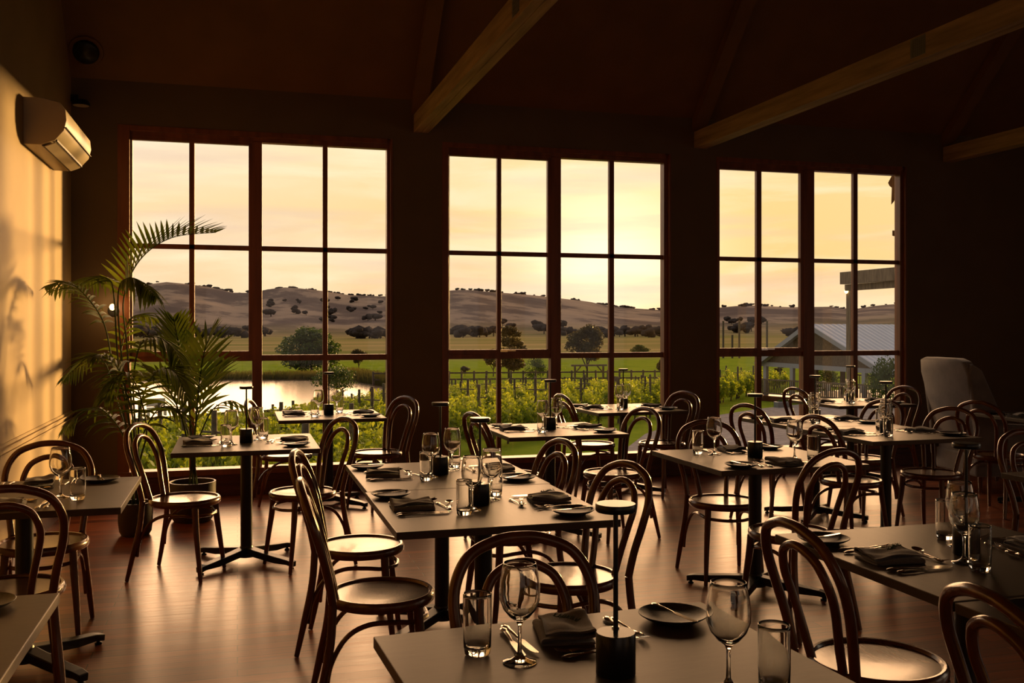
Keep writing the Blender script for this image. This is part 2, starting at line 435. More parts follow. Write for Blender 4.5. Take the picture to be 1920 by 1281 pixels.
# right wall: low part with glazed openings further down the room
m = MB()
m.box(RX, RX + .2, BY - .2, WY + .2, -0.35, 0.4); m.box(RX, RX + .2, BY - .2, WY + .2, 2.9, EAVE)
for a, b in ((BY - .2, -1.2), (1.0, 2.0), (4.2, WY + .2)): m.box(RX, RX + .2, a, b, 0.4, 2.9)
pts = [(BY - .2, EAVE), (WY + .2, EAVE), (RIDY, RIDZ + .1)]
m.add([(x, y, z) for x in (RX, RX + .2) for y, z in pts], [(0,1,2),(5,4,3),(0,3,4,1),(1,4,5,2),(2,5,3,0)])
struct(m, 'wall_right', WALL_SHADED)
m = MB()
bops = [(-0.6, 1.8), (2.6, 5.0), (6.0, 8.4)]
xs = [WX - .2] + [q for o in bops for q in o] + [RX + .2]
for i in range(0, len(xs), 2): m.box(xs[i], xs[i+1], BY - .2, BY, -0.35, EAVE)
for a, b in bops: m.box(a, b, BY - .2, BY, -0.35, 0.6); m.box(a, b, BY - .2, BY, 2.7, EAVE)
struct(m, 'wall_back', WALL_SHADED)
# raked ceiling
m = MB()
for (ya, za), (yb, zb) in (((WY + .25, EAVE - .25), (RIDY, RIDZ)), ((RIDY, RIDZ), (BY - .25, EAVE - .25))):
    vs = [(x, y, z + k) for k in (0, .18) for x, y, z in ((WX-.2, ya, za), (RX+.2, ya, za), (RX+.2, yb, zb), (WX-.2, yb, zb))]
    m.add(vs, [(0,1,2,3),(7,6,5,4),(0,4,5,1),(1,5,6,2),(2,6,7,3),(3,7,4,0)])
struct(m, 'ceiling', CEIL)
# panelling and trims below the windows and along the walls
m = MB(); m.box(WX, 7.05, WY - .02, WY, 0.0, OZ0 + .002)
for z in (0.05, 0.115, 0.165): m.box(WX, 7.05, WY - .032, WY - .02, z, z + .012)
struct(m, 'baseboard_front', PANEL)
m = MB(); m.box(7.05, RX, WY - .02, WY, 0, .19); m.box(7.05, RX, WY - .035, WY, .19, .21); struct(m, 'baseboard_right', PANEL)
m = MB(); m.box(WX, WX + .02, BY, WY - .035, 0, .17); m.box(WX, WX + .028, BY, WY - .035, .17, .19); struct(m, 'baseboard_left', PANEL)
m = MB()
for z, d in ((0.70, .010), (0.712, .022), (0.735, .014), (0.75, .028), (0.765, .012)): m.box(WX, WX + d, BY, WY, z, z + .010)
m.box(WX, WX + .009, BY, WY, .695, .78)
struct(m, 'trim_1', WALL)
m = MB()
for z, d in ((0.70, .010), (0.712, .022), (0.75, .028)): m.box(7.12, RX, WY - d, WY, z, z + .010)
m.box(7.12, RX, WY - .009, WY, .695, .78)
struct(m, 'trim_2', WALL_SHADED)

# windows
GY = 8.93
wins = [dict(n='window_1', o=ops[0], g=(-0.888, .115, .216, 1.329), b=((-0.406, -0.361), (.748, .792))),
        dict(n='window_2', o=ops[1], g=(1.904, 2.911, 3.031, 4.114), b=((2.390, 2.432), (3.539, 3.590))),
        dict(n='window_3', o=ops[2], g=(4.714, 5.695, 5.843, 6.894), b=((5.173, 5.229), (6.331, 6.384)))]
for w in wins:
    root = empty(w['n'], ((w['o'][0] + w['o'][1]) / 2, GY, OZ0)); root['kind'] = 'structure'
    ox, oy, oz = root.location
    a, b = w['o']; g0, g1, g2, g3 = w['g']
    def B(mb, x0, x1, y0, y1, z0, z1): mb.box(x0 - ox, x1 - ox, y0 - oy, y1 - oy, z0 - oz, z1 - oz)
    m = MB()   # outer frame lining
    B(m, a, g0, WY - .005, GY + .04, OZ0, OZ1); B(m, g3, b, WY + .03, GY + .04, OZ0, OZ1)
    B(m, b - .02, b, WY - .005, WY + .035, OZ0, OZ1)
    B(m, g0, g3, WY + .035, GY + .04, 3.13, OZ1); B(m, g0, g3, WY - .005, WY + .04, 3.17, OZ1)
    B(m, g1 + .012, g2 - .004, GY - .045, GY + .04, .24, 3.14)
    m.build('frame', WINWOOD, root, bevel=.002)
    m = MB(); B(m, a - .0, b, WY - .03, GY + .06, OZ0, .238); m.build('window_sill', WINWOOD, root, bevel=.003)
    m = MB()  # fixed glazing bars
    bb = w['b']
    for x0, x1 in bb: B(m, x0, x1, GY - .022, GY + .022, .238, 3.135)
    B(m, g0, g3, GY - .022, GY + .022, 2.165, 2.207)
    B(m, g0, g3, GY - .025, GY + .025, 1.18, 1.232)
    m.build('glazing_bar', WINWOOD, root, bevel=.002)
    m = MB()  # opening sash, upper left
    s0, s1 = g0 - .0, g1 + .012
    B(m, s0, s1, GY - .04, GY + .01, 1.225, 1.268)
    B(m, s0, s0 + .018, GY - .04, GY + .01, 1.268, 3.11); B(m, s1 - .03, s1, GY - .04, GY + .01, 1.268, 3.11)
    B(m, s0, s1, GY - .04, GY + .01, 3.10, 3.135)
    sash = m.build('sash', WINWOOD, root, bevel=.002)
    if w['n'] != 'window_1':
        m = MB(); xm = (s0 + s1) / 2 + .05
        B(m, xm - .02, xm + .10, GY - .06, GY - .04, 1.252, 1.262); B(m, xm - .05, xm + .02, GY - .055, GY - .04, 1.245, 1.268)
        m.build('handle', CHROME, sash)
    xsb = [g0] + [q for q in (bb[0][0], bb[0][1], g1 + .012, g2 - .004, bb[1][0], bb[1][1])] + [g3]
    zs = [(.238, 1.18), (1.232, 2.165), (2.207, 3.135)]
    for i in range(0, 8, 2):
        for z0, z1 in zs:
            m = MB(); B(m, xsb[i], xsb[i+1], GY - .002, GY + .002, z0, z1); m.build('glass_pane', PANE, root)
# pale bead along the window edges of the wall
# ------------------------------------------------------------------ roof beams
for i, x0 in enumerate((1.573, 4.43, 7.42)):
    root = empty('tie_beam', (x0, WY, 3.288))
    tag(root, ['pale timber tie beam nearest the left window, double plank underside',
               'long pale timber tie beam running above the right window',
               'dim timber tie beam at the far right end of the ceiling'][i], 'beam', 'tie beams under the raked ceiling')
    L0, L1 = BY - WY, 0.0
    for dx in (0, .071):
        m = MB(); m.box(dx, dx + .066, L0, L1, 0, .165); m.build('plank', BEAMW, root, bevel=.003)
    m = MB(); m.box(.02, .117, L0, L1, .012, .16); m.build('core', BEAMW, root)
    m = MB()
    yb = P(1720, 90, 3.37).y - WY if i == 1 else P(965, 10, 3.37).y - WY
    for a in range(6):
        for b in range(7): m.box(-.004, -.0002, yb - .07 + .022*a, yb - .07 + .022*a + .012, .03 + .017*b, .03 + .017*b + .010)
    m.box(-.0015, -.0001, yb - .08, yb + .07, .025, .155)
    m.build('nail_plate', STEELT, root)
    r2 = empty('rafter', (x0 - .02, WY, EAVE))
    tag(r2, ['dark raking rafter over the left tie beam', 'dark raking rafter over the middle tie beam', 'dark raking rafter over the far right tie beam'][i], 'rafter', 'rafters on the raked ceiling')
    m = MB(); ln = WY - RIDY
    vs = []
    for x in (0, .14):
        vs += [(x, 0, -.13), (x, 0, -.002), (x, -ln + .1, ln - .102), (x, -ln + .1, ln - .24)]
    m.add(vs, [(0,1,2,3),(7,6,5,4),(0,4,5,1),(1,5,6,2),(2,6,7,3),(3,7,4,0)])
    m.build('timber', CEIL, r2)

# ------------------------------------------------------------------ wall and ceiling fittings
root = empty('air_conditioner', (WX, 6.95, 2.68))
tag(root, 'wall mounted air conditioner high on the sunlit left wall', 'air conditioner')
m = MB(); prof = [(0, 0), (.10, .0), (.19, .035), (.245, .10), (.262, .17), (.255, .24), (.22, .285), (.12, .31), (0, .31)]
n = len(prof)
m.add([(x, y, z) for y in (0, 1.12) for x, z in prof], [tuple(range(n)), tuple(range(n, 2*n))[::-1]] + [(i, n+i, n+(i+1) % n, (i+1) % n) for i in range(n)])
m.build('body', ACW, root, smooth=True, bevel=.004)
m = MB()
m.add([(x, y, z) for y in (.04, 1.08) for x, z in ((.120, -.001), (.185, .026), (.190, .022), (.125, -.006))], [(0,1,2,3),(7,6,5,4),(0,4,5,1),(1,5,6,2),(2,6,7,3),(3,7,4,0)])
m.build('louver', ACW, root)
m = MB(); m.box(.108, .118, .03, 1.09, -.002, .01); m.box(.192, .202, .03, 1.09, .030, .045); m.build('air_slot', ACD, root)
m = MB(); m.box(.2445, .2625, -.001, 1.121, .118, .123); m.build('panel_seam', ACD, root)
# ceiling speaker in the corner: lies on the rake
sp = L0 = None
cpos = Vector((-1.205, 8.66, EAVE + (WY - 8.66) - .005))
root = empty('ceiling_speaker', cpos); root.rotation_euler = (R(-45), 0, 0)
tag(root, 'round dark ceiling speaker in the upper left corner', 'speaker')
m = MB(); m.lathe([(.0, -.075), (.07, -.07), (.10, -.045), (.105, -.0), (.10, .01)], 28); m.build('grille', BLACK, root, smooth=True)
m = MB(); m.lathe([(.105, -.012), (.13, -.010), (.135, .0), (.10, .01)], 28); m.build('trim_ring', CEIL, root, smooth=True)
wp = W(140, 185, WY)
root = empty('spotlight', (wp.x, WY, wp.z))
tag(root, 'small dark adjustable spotlight on the wall under the ceiling speaker', 'spotlight')
m = MB(); m.box(-.05, .03, -.03, 0, -.03, .03); m.build('bracket', BLACK, root, bevel=.003)
m = MB(); m.tube([(-.01, -.02, 0), (.0, -.06, -.03), (.05, -.11, -.06)], .008); m.build('arm', BLACK, root, smooth=True)
m = MB(); m.lathe([(.0, .05), (.05, .045), (.068, .02), (.072, 0)], 24, (.07, -.14, -.085)); m.build('head', BLACK, root, smooth=True)
m = MB(); m.lathe([(.0, -.001), (.062, -.0015)], 24, (.07, -.14, -.085)); m.build('lens', ACW, root)
wp = W(213, 583, WY)
root = empty('wall_sconce', (wp.x, WY, wp.z))
tag(root, 'small lit wall sconce glowing behind the tall potted palm', 'wall lamp')
m = MB(); m.lathe([(.045, 0), (.045, .015), (.02, .02)], 20); o = m.build('back_plate', BLACK, root, smooth=True); o.rotation_euler = (R(90), 0, 0)
m = MB(); m.tube([(0, -.015, 0), (0, -.06, 0), (0, -.08, .015)], .006); m.build('arm', BLACK, root, smooth=True)
m = MB(); m.lathe([(.004, -.028), (.018, -.02), (.025, 0), (.018, .02), (.004, .028)], 16, (0, -.085, .03)); m.build('bulb', BULB, root, smooth=True)
lt = bpy.data.lights.new('sconce_light', 'POINT'); lt.energy = 1.6; lt.color = (1, .6, .25); lt.shadow_soft_size = .03
lo = bpy.data.objects.new('sconce_light', lt); col.objects.link(lo); lo.location = (0, -.13, .03); lo.parent = root

# ------------------------------------------------------------------ bentwood chair (faces +Y)
def make_chair():
    root = empty('bentwood_chair')
    m = MB(); m.lathe([(.170, .425), (.196, .424), (.204, .432), (.206, .446), (.203, .458), (.196, .464), (.188, .463), (.183, .456), (.181, .452)], 40, cap=False)
    m.lathe([(.170, .425), (.174, .450)], 40, cap=False)
    m.build('seat_rim', WALNUT, root, smooth=True)
    m = MB(); m.lathe([(.0, .428), (.172, .428), (.184, .450), (.183, .4545), (.15, .453), (.10, .450), (.05, .448), (.0, .4475)], 40, cap=False)
    m.build('seat_panel', SEATW, root, smooth=True)
    for s in (-1, 1):
        pth = smooth_path([(s*.200, -.262, 0.002), (s*.186, -.228, .16), (s*.170, -.197, .32), (s*.158, -.188, .46)], 5)
        m = MB(); m.tube(pth, lerp_list([.0115, .0155, .0165, .0162], len(pth)), 10); m.build('leg', WALNUT, root, smooth=True)
    for s in (-1, 1):
        pth = smooth_path([(s*.172, .172, 0.002), (s*.160, .150, .18), (s*.148, .132, .33), (s*.142, .125, .43)], 5)
        m = MB(); m.tube(pth, lerp_list([.0115, .0155, .0185, .019], len(pth)), 10); m.build('leg', WALNUT, root, smooth=True)
    pth = smooth_path([(-.158, -.188, .46), (-.172, -.205, .56), (-.193, -.232, .67), (-.193, -.262, .765), (-.150, -.290, .845), (-.07, -.303, .882), (0, -.306, .89),
                       (.07, -.303, .882), (.150, -.290, .845), (.193, -.262, .765), (.193, -.232, .67), (.172, -.205, .56), (.158, -.188, .46)], 6)
    m = MB(); m.tube(pth, .0160, 12); m.build('back_frame', WALNUT, root, smooth=True)
    pth = smooth_path([(-.080, -.172, .445), (-.092, -.195, .54), (-.112, -.222, .65), (-.116, -.246, .72), (-.090, -.268, .785), (-.045, -.279, .815), (0, -.282, .824),
                       (.045, -.279, .815), (.090, -.268, .785), (.116, -.246, .72), (.112, -.222, .65), (.092, -.195, .54), (.080, -.172, .445)], 6)
    m = MB(); m.tube(pth, .0140, 12); m.build('back_hoop', WALNUT, root, smooth=True)
    pth = smooth_path([(-.172, -.212, .14), (-.166, -.196, .24), (-.158, -.140, .335), (-.150, -.060, .375), (-.154, .04, .380), (-.135, .112, .372), (-.06, .165, .368), (0, .172, .367),
                       (.06, .165, .368), (.135, .112, .372), (.154, .04, .380), (.150, -.060, .375), (.158, -.140, .335), (.166, -.196, .24), (.172, -.212, .14)], 5)
    m = MB(); m.tube(pth, .0095, 8); m.build('stretcher', WALNUT, root, smooth=True)
    return Proto(root)
CH = make_chair()

# ------------------------------------------------------------------ pedestal table
def make_table():
    root = empty('dining_table')
    m = MB(); m.box(-.425, .425, -.435, .435, .722, .75); m.build('tabletop', TOP, root, bevel=.0025)
    m = MB(); m.tube([(0, 0, .05), (0, 0, .71)], .036, 24); m.build('column', CAST, root, smooth=True)
    m = MB(); m.box(-.18, .18, -.035, .035, .706, .722); m.box(-.035, .035, -.18, .18, .706, .722); m.build('top_bracket', CAST, root)
    m = MB(); m.lathe([(.062, .035), (.065, .06), (.045, .075), (.038, .10)], 24); m.build('hub', CAST, root, smooth=True)
    for k in range(4):
        a = R(45 + 90 * k); d = Vector((math.cos(a), math.sin(a), 0)); n_v = Vector((-d.y, d.x, 0))
        m = MB()
        st = [(.03, .060, .092, .034), (.12, .052, .080, .031), (.25, .044, .064, .029), (.35, .036, .054, .028), (.392, .032, .044, .024)]
        vs = []
        for r, w, zt, wt in st:
            for sx, z in ((-w/1.6, zt - .042 if r < .3 else zt - .032), (w/1.6, zt - .042 if r < .3 else zt - .032), (wt, zt), (-wt, zt)):
                vs.append(d * r + n_v * sx + Vector((0, 0, z)))
        fs = []
        for i in range(len(st) - 1):
            for q in range(4): fs.append((i*4+q, i*4+(q+1) % 4, (i+1)*4+(q+1) % 4, (i+1)*4+q))
        fs += [(3,2,1,0), tuple((len(st)-1)*4 + q for q in range(4))]
        m.add(vs, fs); ft = m.build('foot', CAST, root, bevel=.004)
        m = MB(); c = d * .372; m.lathe([(.016, 0), (.018, .006), (.009, .010), (.008, .024)], 14, (c.x, c.y, 0)); m.build('leveller', BLACK, ft, smooth=True)
    return Proto(root)
TB = make_table()

# ------------------------------------------------------------------ tableware
def make_lamp():
    root = empty('table_lamp')
    m = MB(); m.lathe([(.040, 0), (.0415, .002), (.0415, .084), (.040, .087), (.0, .087)], 32, cap=False); m.lathe([(0, 0), (.04, 0)], 32, cap=False); m.build('base', BLACKS, root, smooth=True)
    m = MB(); m.tube([(0, 0, .087), (0, 0, .340)], .0052, 12); m.build('pole', BLACKS, root, smooth=True)
    m = MB(); m.lathe([(.0, .338), (.040, .338), (.0425, .341), (.0425, .352), (.041, .355), (.0, .355)], 32, cap=False); sh = m.build('lamp_shade', BLACKS, root, smooth=True)
    m = MB(); m.lathe([(.0, .3372), (.034, .3372), (.034, .3382), (0, .3382)], 24, cap=False); m.build('diffuser', LAMPGLOW, sh)
    m = MB(); m.lathe([(.0, .087), (.008, .087), (.008, .089), (.006, .090), (0, .090)], 16, (.022, .012, 0), cap=False); m.build('switch', CHROME, root, smooth=True)
    return Proto(root)
def make_wine():
    m = MB()
    m.lathe([(.0, .0005), (.036, 0), (.0375, .0015), (.036, .003), (.020, .0065), (.010, .013), (.0052, .022), (.0042, .045), (.0045, .078), (.008, .088),
             (.022, .098), (.036, .115), (.0435, .135), (.0445, .155), (.042, .180), (.0375, .205), (.0355, .2145), (.0345, .2148), (.0345, .2140),
             (.0365, .204), (.0408, .180), (.0430, .155), (.0420, .136), (.0345, .117), (.021, .1015), (.010, .0955), (0, .094)], 32, cap=False)
    return Proto(m.build('wine_glass', GLASS, None, smooth='all'))
def make_tumbler():
    m = MB()
    m.lathe([(0, .0005), (.024, 0), (.0285, .004), (.0308, .02), (.0318, .06), (.0318, .128), (.0315, .1352), (.0305, .1358), (.0300, .1350), (.0300, .128), (.0300, .06),
             (.0290, .024), (.0265, .018), (.018, .0155), (0, .0148)], 32, cap=False)
    return Proto(m.build('water_glass', GLASS, None, smooth='all'))
def make_plate():
    m = MB()
    m.lathe([(0, .001), (.045, .001), (.050, .0), (.053, .003), (.072, .009), (.084, .0165), (.0855, .0185), (.084, .0195), (.072, .0135), (.055, .009), (.03, .0075), (0, .0072)], 40, cap=False)
    return Proto(m.build('side_plate', PLATE, None, smooth=True))
def handle(mb, y0, y1, z=.003):
    n = 14; pts = []; rad = []
    for i in range(n):
        t = i / (n - 1); pts.append((0, y0 + (y1 - y0) * t, z + .002 * math.sin(t * 3.1)))
        w = [.0040, .0085, .0105, .0098, .0070, .0062, .0060, .0056, .0052, .0048, .0044, .0040, .0036, .0030]
        rad.append(w[i])
    mb.tube(pts, rad, 8, flat=0.38)
def make_fork():
    m = MB(); handle(m, -.095, .02, .004)
    m.tube([(0, .02, .006), (0, .035, .008), (0, .048, .008), (0, .058, .006)], [.003, .0045, .010, .0115], 8, flat=.22)
    for k in range(4):
        x = (k - 1.5) * .0056
        m.tube([(x * .95, .054, .006), (x, .070, .0055), (x, .085, .009), (x * .92, .097, .0125)], [.0022, .0020, .0018, .0008], 5, flat=.7)
    return Proto(m.build('fork', STEEL, None, smooth=True))
def make_spoon():
    m = MB(); handle(m, -.095, .03, .004)
    m.tube([(0, .03, .006), (0, .045, .008)], [.003, .0035], 6)
    nu, nv = 10, 16; o = len(m.v)
    for sgn in (0, 1):
        for i in range(nu + 1):
            r = i / nu
            for k in range(nv):
                a = 2 * math.pi * k / nv
                x = .0185 * r * math.cos(a); y = .068 + .028 * r * math.sin(a)
                m.v.append((x, y, .0045 + .0065 * r * r - sgn * .0010 + (.002 * (y - .06) / .03)))
    for sgn in (0, 1):
        b = o + sgn * (nu + 1) * nv
        for i in range(nu):
            for k in range(nv):
                f = (b + i*nv + k, b + i*nv + (k+1) % nv, b + (i+1)*nv + (k+1) % nv, b + (i+1)*nv + k)
                m.f.append(f if sgn == 0 else f[::-1])
    for k in range(nv):
        a, b = o + nu*nv + k, o + nu*nv + (k+1) % nv; c = (nu + 1) * nv
        m.f.append((a, b, b + c, a + c))
    return Proto(m.build('spoon', STEEL, None, smooth=True))
def make_knife():
    root = empty('table_knife')
    m = MB(); handle(m, -.105, .005, .0055); m.build('handle', STEEL, root, smooth=True)
    m = MB(); ol = [(-.004, .0), (.004, .0), (.0075, .02), (.008, .07), (.006, .095), (.001, .108), (-.006, .112), (-.0095, .108), (-.0095, .02)]
    m.sheet(ol, .0045, .0062); m.build('blade', STEEL, root, bevel=.0006)
    return Proto(root)
def make_napkin(seed, L=.165, Wd=.12):
    """stack of soft folds: a serpentine of cloth seen from its end"""
    rnd = random.Random(seed); m = MB()
    lay = 3; th = .0048; prof = []
    z = th / 2; x0, x1 = -Wd/2, Wd/2; step = .0098
    for k in range(lay):
        xs_ = [x0 + (x1 - x0) * i / 10 for i in range(11)]
        if k % 2: xs_ = xs_[::-1]
        for x in xs_: prof.append((x, z))
        if k < lay - 1:
            xe = xs_[-1]; s_ = 1 if xe > 0 else -1
            for a in (30, 60, 90, 120, 150): prof.append((xe + s_ * step/2 * math.sin(R(a)), z + step/2 * (1 - math.cos(R(a)))))
        z += step
    nP = len(prof); nL = 15; vs = []; fs = []
    ph = rnd.random() * 6
    for j in range(nL):
        y = -L/2 + L * j / (nL - 1)
        for side in (1, -1):
            for i in range(nP):
                x, zz = prof[i]
                a = prof[max(i-1, 0)]; b = prof[min(i+1, nP-1)]
                tx, tz = b[0] - a[0], b[1] - a[1]; l = math.hypot(tx, tz) or 1
                nx, nz = -tz / l, tx / l
                hf = zz / z
                wob = hf * (.007 * math.sin(y * 34 + ph + x * 20) + .011 * noise.noise(Vector((x * 22 + seed, y * 16, 0)))) + hf * .003
                sk = 1 - .10 * hf * rnd.random() * 0
                x = x * (1 - .10 * hf) - .004 * hf
                vs.append((x * sk + nx * th/2 * side + .004 * math.sin(y * 14 + ph) * hf, y * (1 - .05 * hf * (1 + noise.noise(Vector((x * 20, seed, hf * 3)))))
                           , max(0.0003, zz + nz * th/2 * side + wob)))
    def idx(j, s, i): return j * 2 * nP + s * nP + i
    for j in range(nL - 1):
        for i in range(nP - 1):
            fs.append((idx(j,0,i), idx(j,0,i+1), idx(j+1,0,i+1), idx(j+1,0,i)))
            fs.append((idx(j,1,i+1), idx(j,1,i), idx(j+1,1,i), idx(j+1,1,i+1)))
        for i in (0, nP - 1): fs.append((idx(j,0,i), idx(j+1,0,i), idx(j+1,1,i), idx(j,1,i)))
    for j in (0, nL - 1):
        for i in range(nP - 1): fs.append((idx(j,0,i), idx(j,1,i), idx(j,1,i+1), idx(j,0,i+1)))
    m.add(vs, fs)
    return Proto(m.build('napkin', NAPK, None, smooth='all'))
def make_sprig():
    rnd = random.Random(5); m = MB()
    pth = smooth_path([(0, -.035, .004), (.004, -.01, .006), (-.002, .015, .007), (.003, .038, .006)], 5)
    m.tube(pth, .0009, 5)
    for i, p in enumerate(pth[1:]):
        for k in range(3):
            a = rnd.random() * 6.28; d = Vector((math.cos(a), .6, abs(math.sin(a)) * .8)).normalized() * (.009 + rnd.random() * .004)
            m.tube([p, p + d * .6, p + d], [.0009, .0010, .0003], 4)
    return Proto(m.build('rosemary_sprig', HERB, None, smooth=True))
LAMP, WINE, TUMB, PLT, FORK, SPOON, KNIFE = make_lamp(), make_wine(), make_tumbler(), make_plate(), make_fork(), make_spoon(), make_knife()
NAP = [make_napkin(s) for s in (1, 2, 3)]
SPRIG = make_sprig()
TZ = .7502
GRP = dict(knife='table knives at the place settings', fork='forks at the place settings', spoon='dessert spoons at the place settings')

def put_table(tname, cx, cy, axis, seats, rz=0.0, lamp=True, sprig=(), glasses=True, size=(1, 1), label=None):
    """axis 'x': diners left/right, 'y': diners far/near"""
    t = TB.put((cx, cy, 0), rz + (0 if axis == 'x' else R(90)), (size[0], size[1], 1))
    tag(t, label or ('square grey pedestal table, ' + tname), 'table', 'pedestal dining tables')
    Rm = Matrix.Rotation(rz, 3, 'Z')
    for st in seats:
        # diner frame: fwd points to table centre
        fwd = {'left': Vector((1,0,0)), 'right': Vector((-1,0,0)), 'far': Vector((0,-1,0)), 'near': Vector((0,1,0))}[st]
        fwd = Rm @ fwd; rgt = Vector((fwd.y, -fwd.x, 0))
        c = Vector((cx, cy, 0)); half = .425 * size[0]
        yaw0 = math.atan2(fwd.y, fwd.x) - math.pi / 2
        def at(r, inn, z=0.0): return c - fwd * (half - inn) + rgt * r + Vector((0, 0, TZ + z))
        jr = lambda s: (random.random() - .5) * 2 * s
        tag(random.choice(NAP).put(at(.0 + jr(.01), .135 + jr(.01)), yaw0 + jr(.25), (1, 1, 1 + jr(.12))), '%s napkin, %s' % (st + '-side folded charcoal', tname), 'napkin', 'folded napkins')
        if st in sprig:
            tag(SPRIG.put(at(.01, .14, .035), yaw0 + .5), 'rosemary sprig on the %s napkin, %s' % (st + '-side', tname), 'herb sprig')
        pp = at(-.275 + jr(.015), .115 + jr(.03))
        tag(PLT.put(pp, jr(3)), '%s dark side plate, %s' % (st + '-side', tname), 'plate', 'side plates')
        tag(KNIFE.put(pp + Vector((0, 0, .0155)) - fwd * .0, yaw0 + R(18) + jr(.3), .82), 'butter knife across the %s plate, %s' % (st + '-side', tname), 'knife', 'butter knives')
        for q in range(2):
            tag(FORK.put(at(-.125 - .027 * q + jr(.004), .15 + jr(.012)), yaw0 + jr(.14), 1.05 - .06 * q),
                '%s fork %s the napkin, %s' % (st + '-side', ['next to', 'further from'][q], tname), 'fork', GRP['fork'])
            tag(KNIFE.put(at(.125 + .024 * q + jr(.004), .15 + jr(.012)), yaw0 + jr(.12), 1.0 - .05 * q),
                '%s table knife %s the napkin, %s' % (st + '-side', ['next to', 'further from'][q], tname), 'knife', GRP['knife'])
        tag(SPOON.put(at(-.005 + jr(.01), .285), yaw0 + R(90) + jr(.35), .92), '%s dessert spoon, %s' % (st + '-side', tname), 'spoon', GRP['spoon'])
        tag(FORK.put(at(.0 + jr(.01), .262), yaw0 - R(90) + jr(.3), .90), '%s dessert fork, %s' % (st + '-side', tname), 'fork', 'dessert forks at the place settings')
        if glasses:
            gw = dict(left=(.10, .345), right=(.10, .355), far=(.17, .275), near=(.17, .30))[st]
            gt = dict(left=(.19, .305), right=(.195, .325), far=(.24, .21), near=(.24, .24))[st]
            tag(WINE.put(at(gw[0] + jr(.008), gw[1] + jr(.012)), jr(3)), '%s wine glass, %s' % (st + '-side', tname), 'wine glass', 'wine glasses')
            tag(TUMB.put(at(gt[0] + jr(.008), gt[1] + jr(.012)), jr(3)), '%s straight water glass, %s' % (st + '-side', tname), 'water glass', 'water glasses')
    if lamp:
        lx, ly = (lamp if isinstance(lamp, tuple) else (cx, cy))
        tag(LAMP.put((lx, ly, TZ), .7), 'black cordless lamp, %s' % tname, 'table lamp', 'cordless table lamps')
    return t
put_table('the foreground table at bottom centre', .765, 1.858, 'y', ('far', 'near'), R(3.4), sprig=('far',), lamp=(.759, 1.875))
put_table('near half of the long centre table', .965, 3.815, 'x', ('left', 'right'), 0, sprig=('right',), lamp=(.955, 3.83))
put_table('far half of the long centre table', .975, 4.69, 'x', ('left', 'right'), 0, lamp=(.965, 4.68))
put_table('beside the two potted palms', .055, 6.31, 'x', ('left', 'right'), 0)
put_table('under the left window by the pond view', .735, 8.17, 'x', ('left', 'right'), 0)
put_table('front table before the middle window', 2.15, 6.55, 'x', ('left', 'right'), 0)
put_table('rear table under the middle window', 3.36, 8.12, 'x', ('left', 'right'), R(2))
put_table('the table just right of centre', 2.785, 4.815, 'y', ('far', 'near'), 0)
put_table('near half of the long right-hand table', 4.31, 5.70, 'x', ('left', 'right'), 0)
put_table('far half of the long right-hand table', 4.33, 6.58, 'x', ('left', 'right'), 0)
put_table('against the right window', 5.78, 8.18, 'x', ('left', 'right'), 0)
put_table('far half of the lower-right table', 2.235, 2.56, 'x', ('left', 'right'), 0, sprig=('left',))
put_table('near half of the lower-right table', 2.235, 1.68, 'x', ('left', 'right'), 0, lamp=False)
put_table('against the lit left wall', -.885, 4.585, 'y', ('far', 'near'), 0, lamp=False)
put_table('cut off at the lower left corner', -.90, 2.44, 'y', ('far', 'near'), 0, lamp=False)
put_table('beside the grey armchair', 6.42, 6.40, 'x', ('left', 'right'), R(-6), lamp=False)
put_table('cut off at the right edge', 4.10, 3.535, 'y', ('far',), 0, lamp=False, glasses=False)

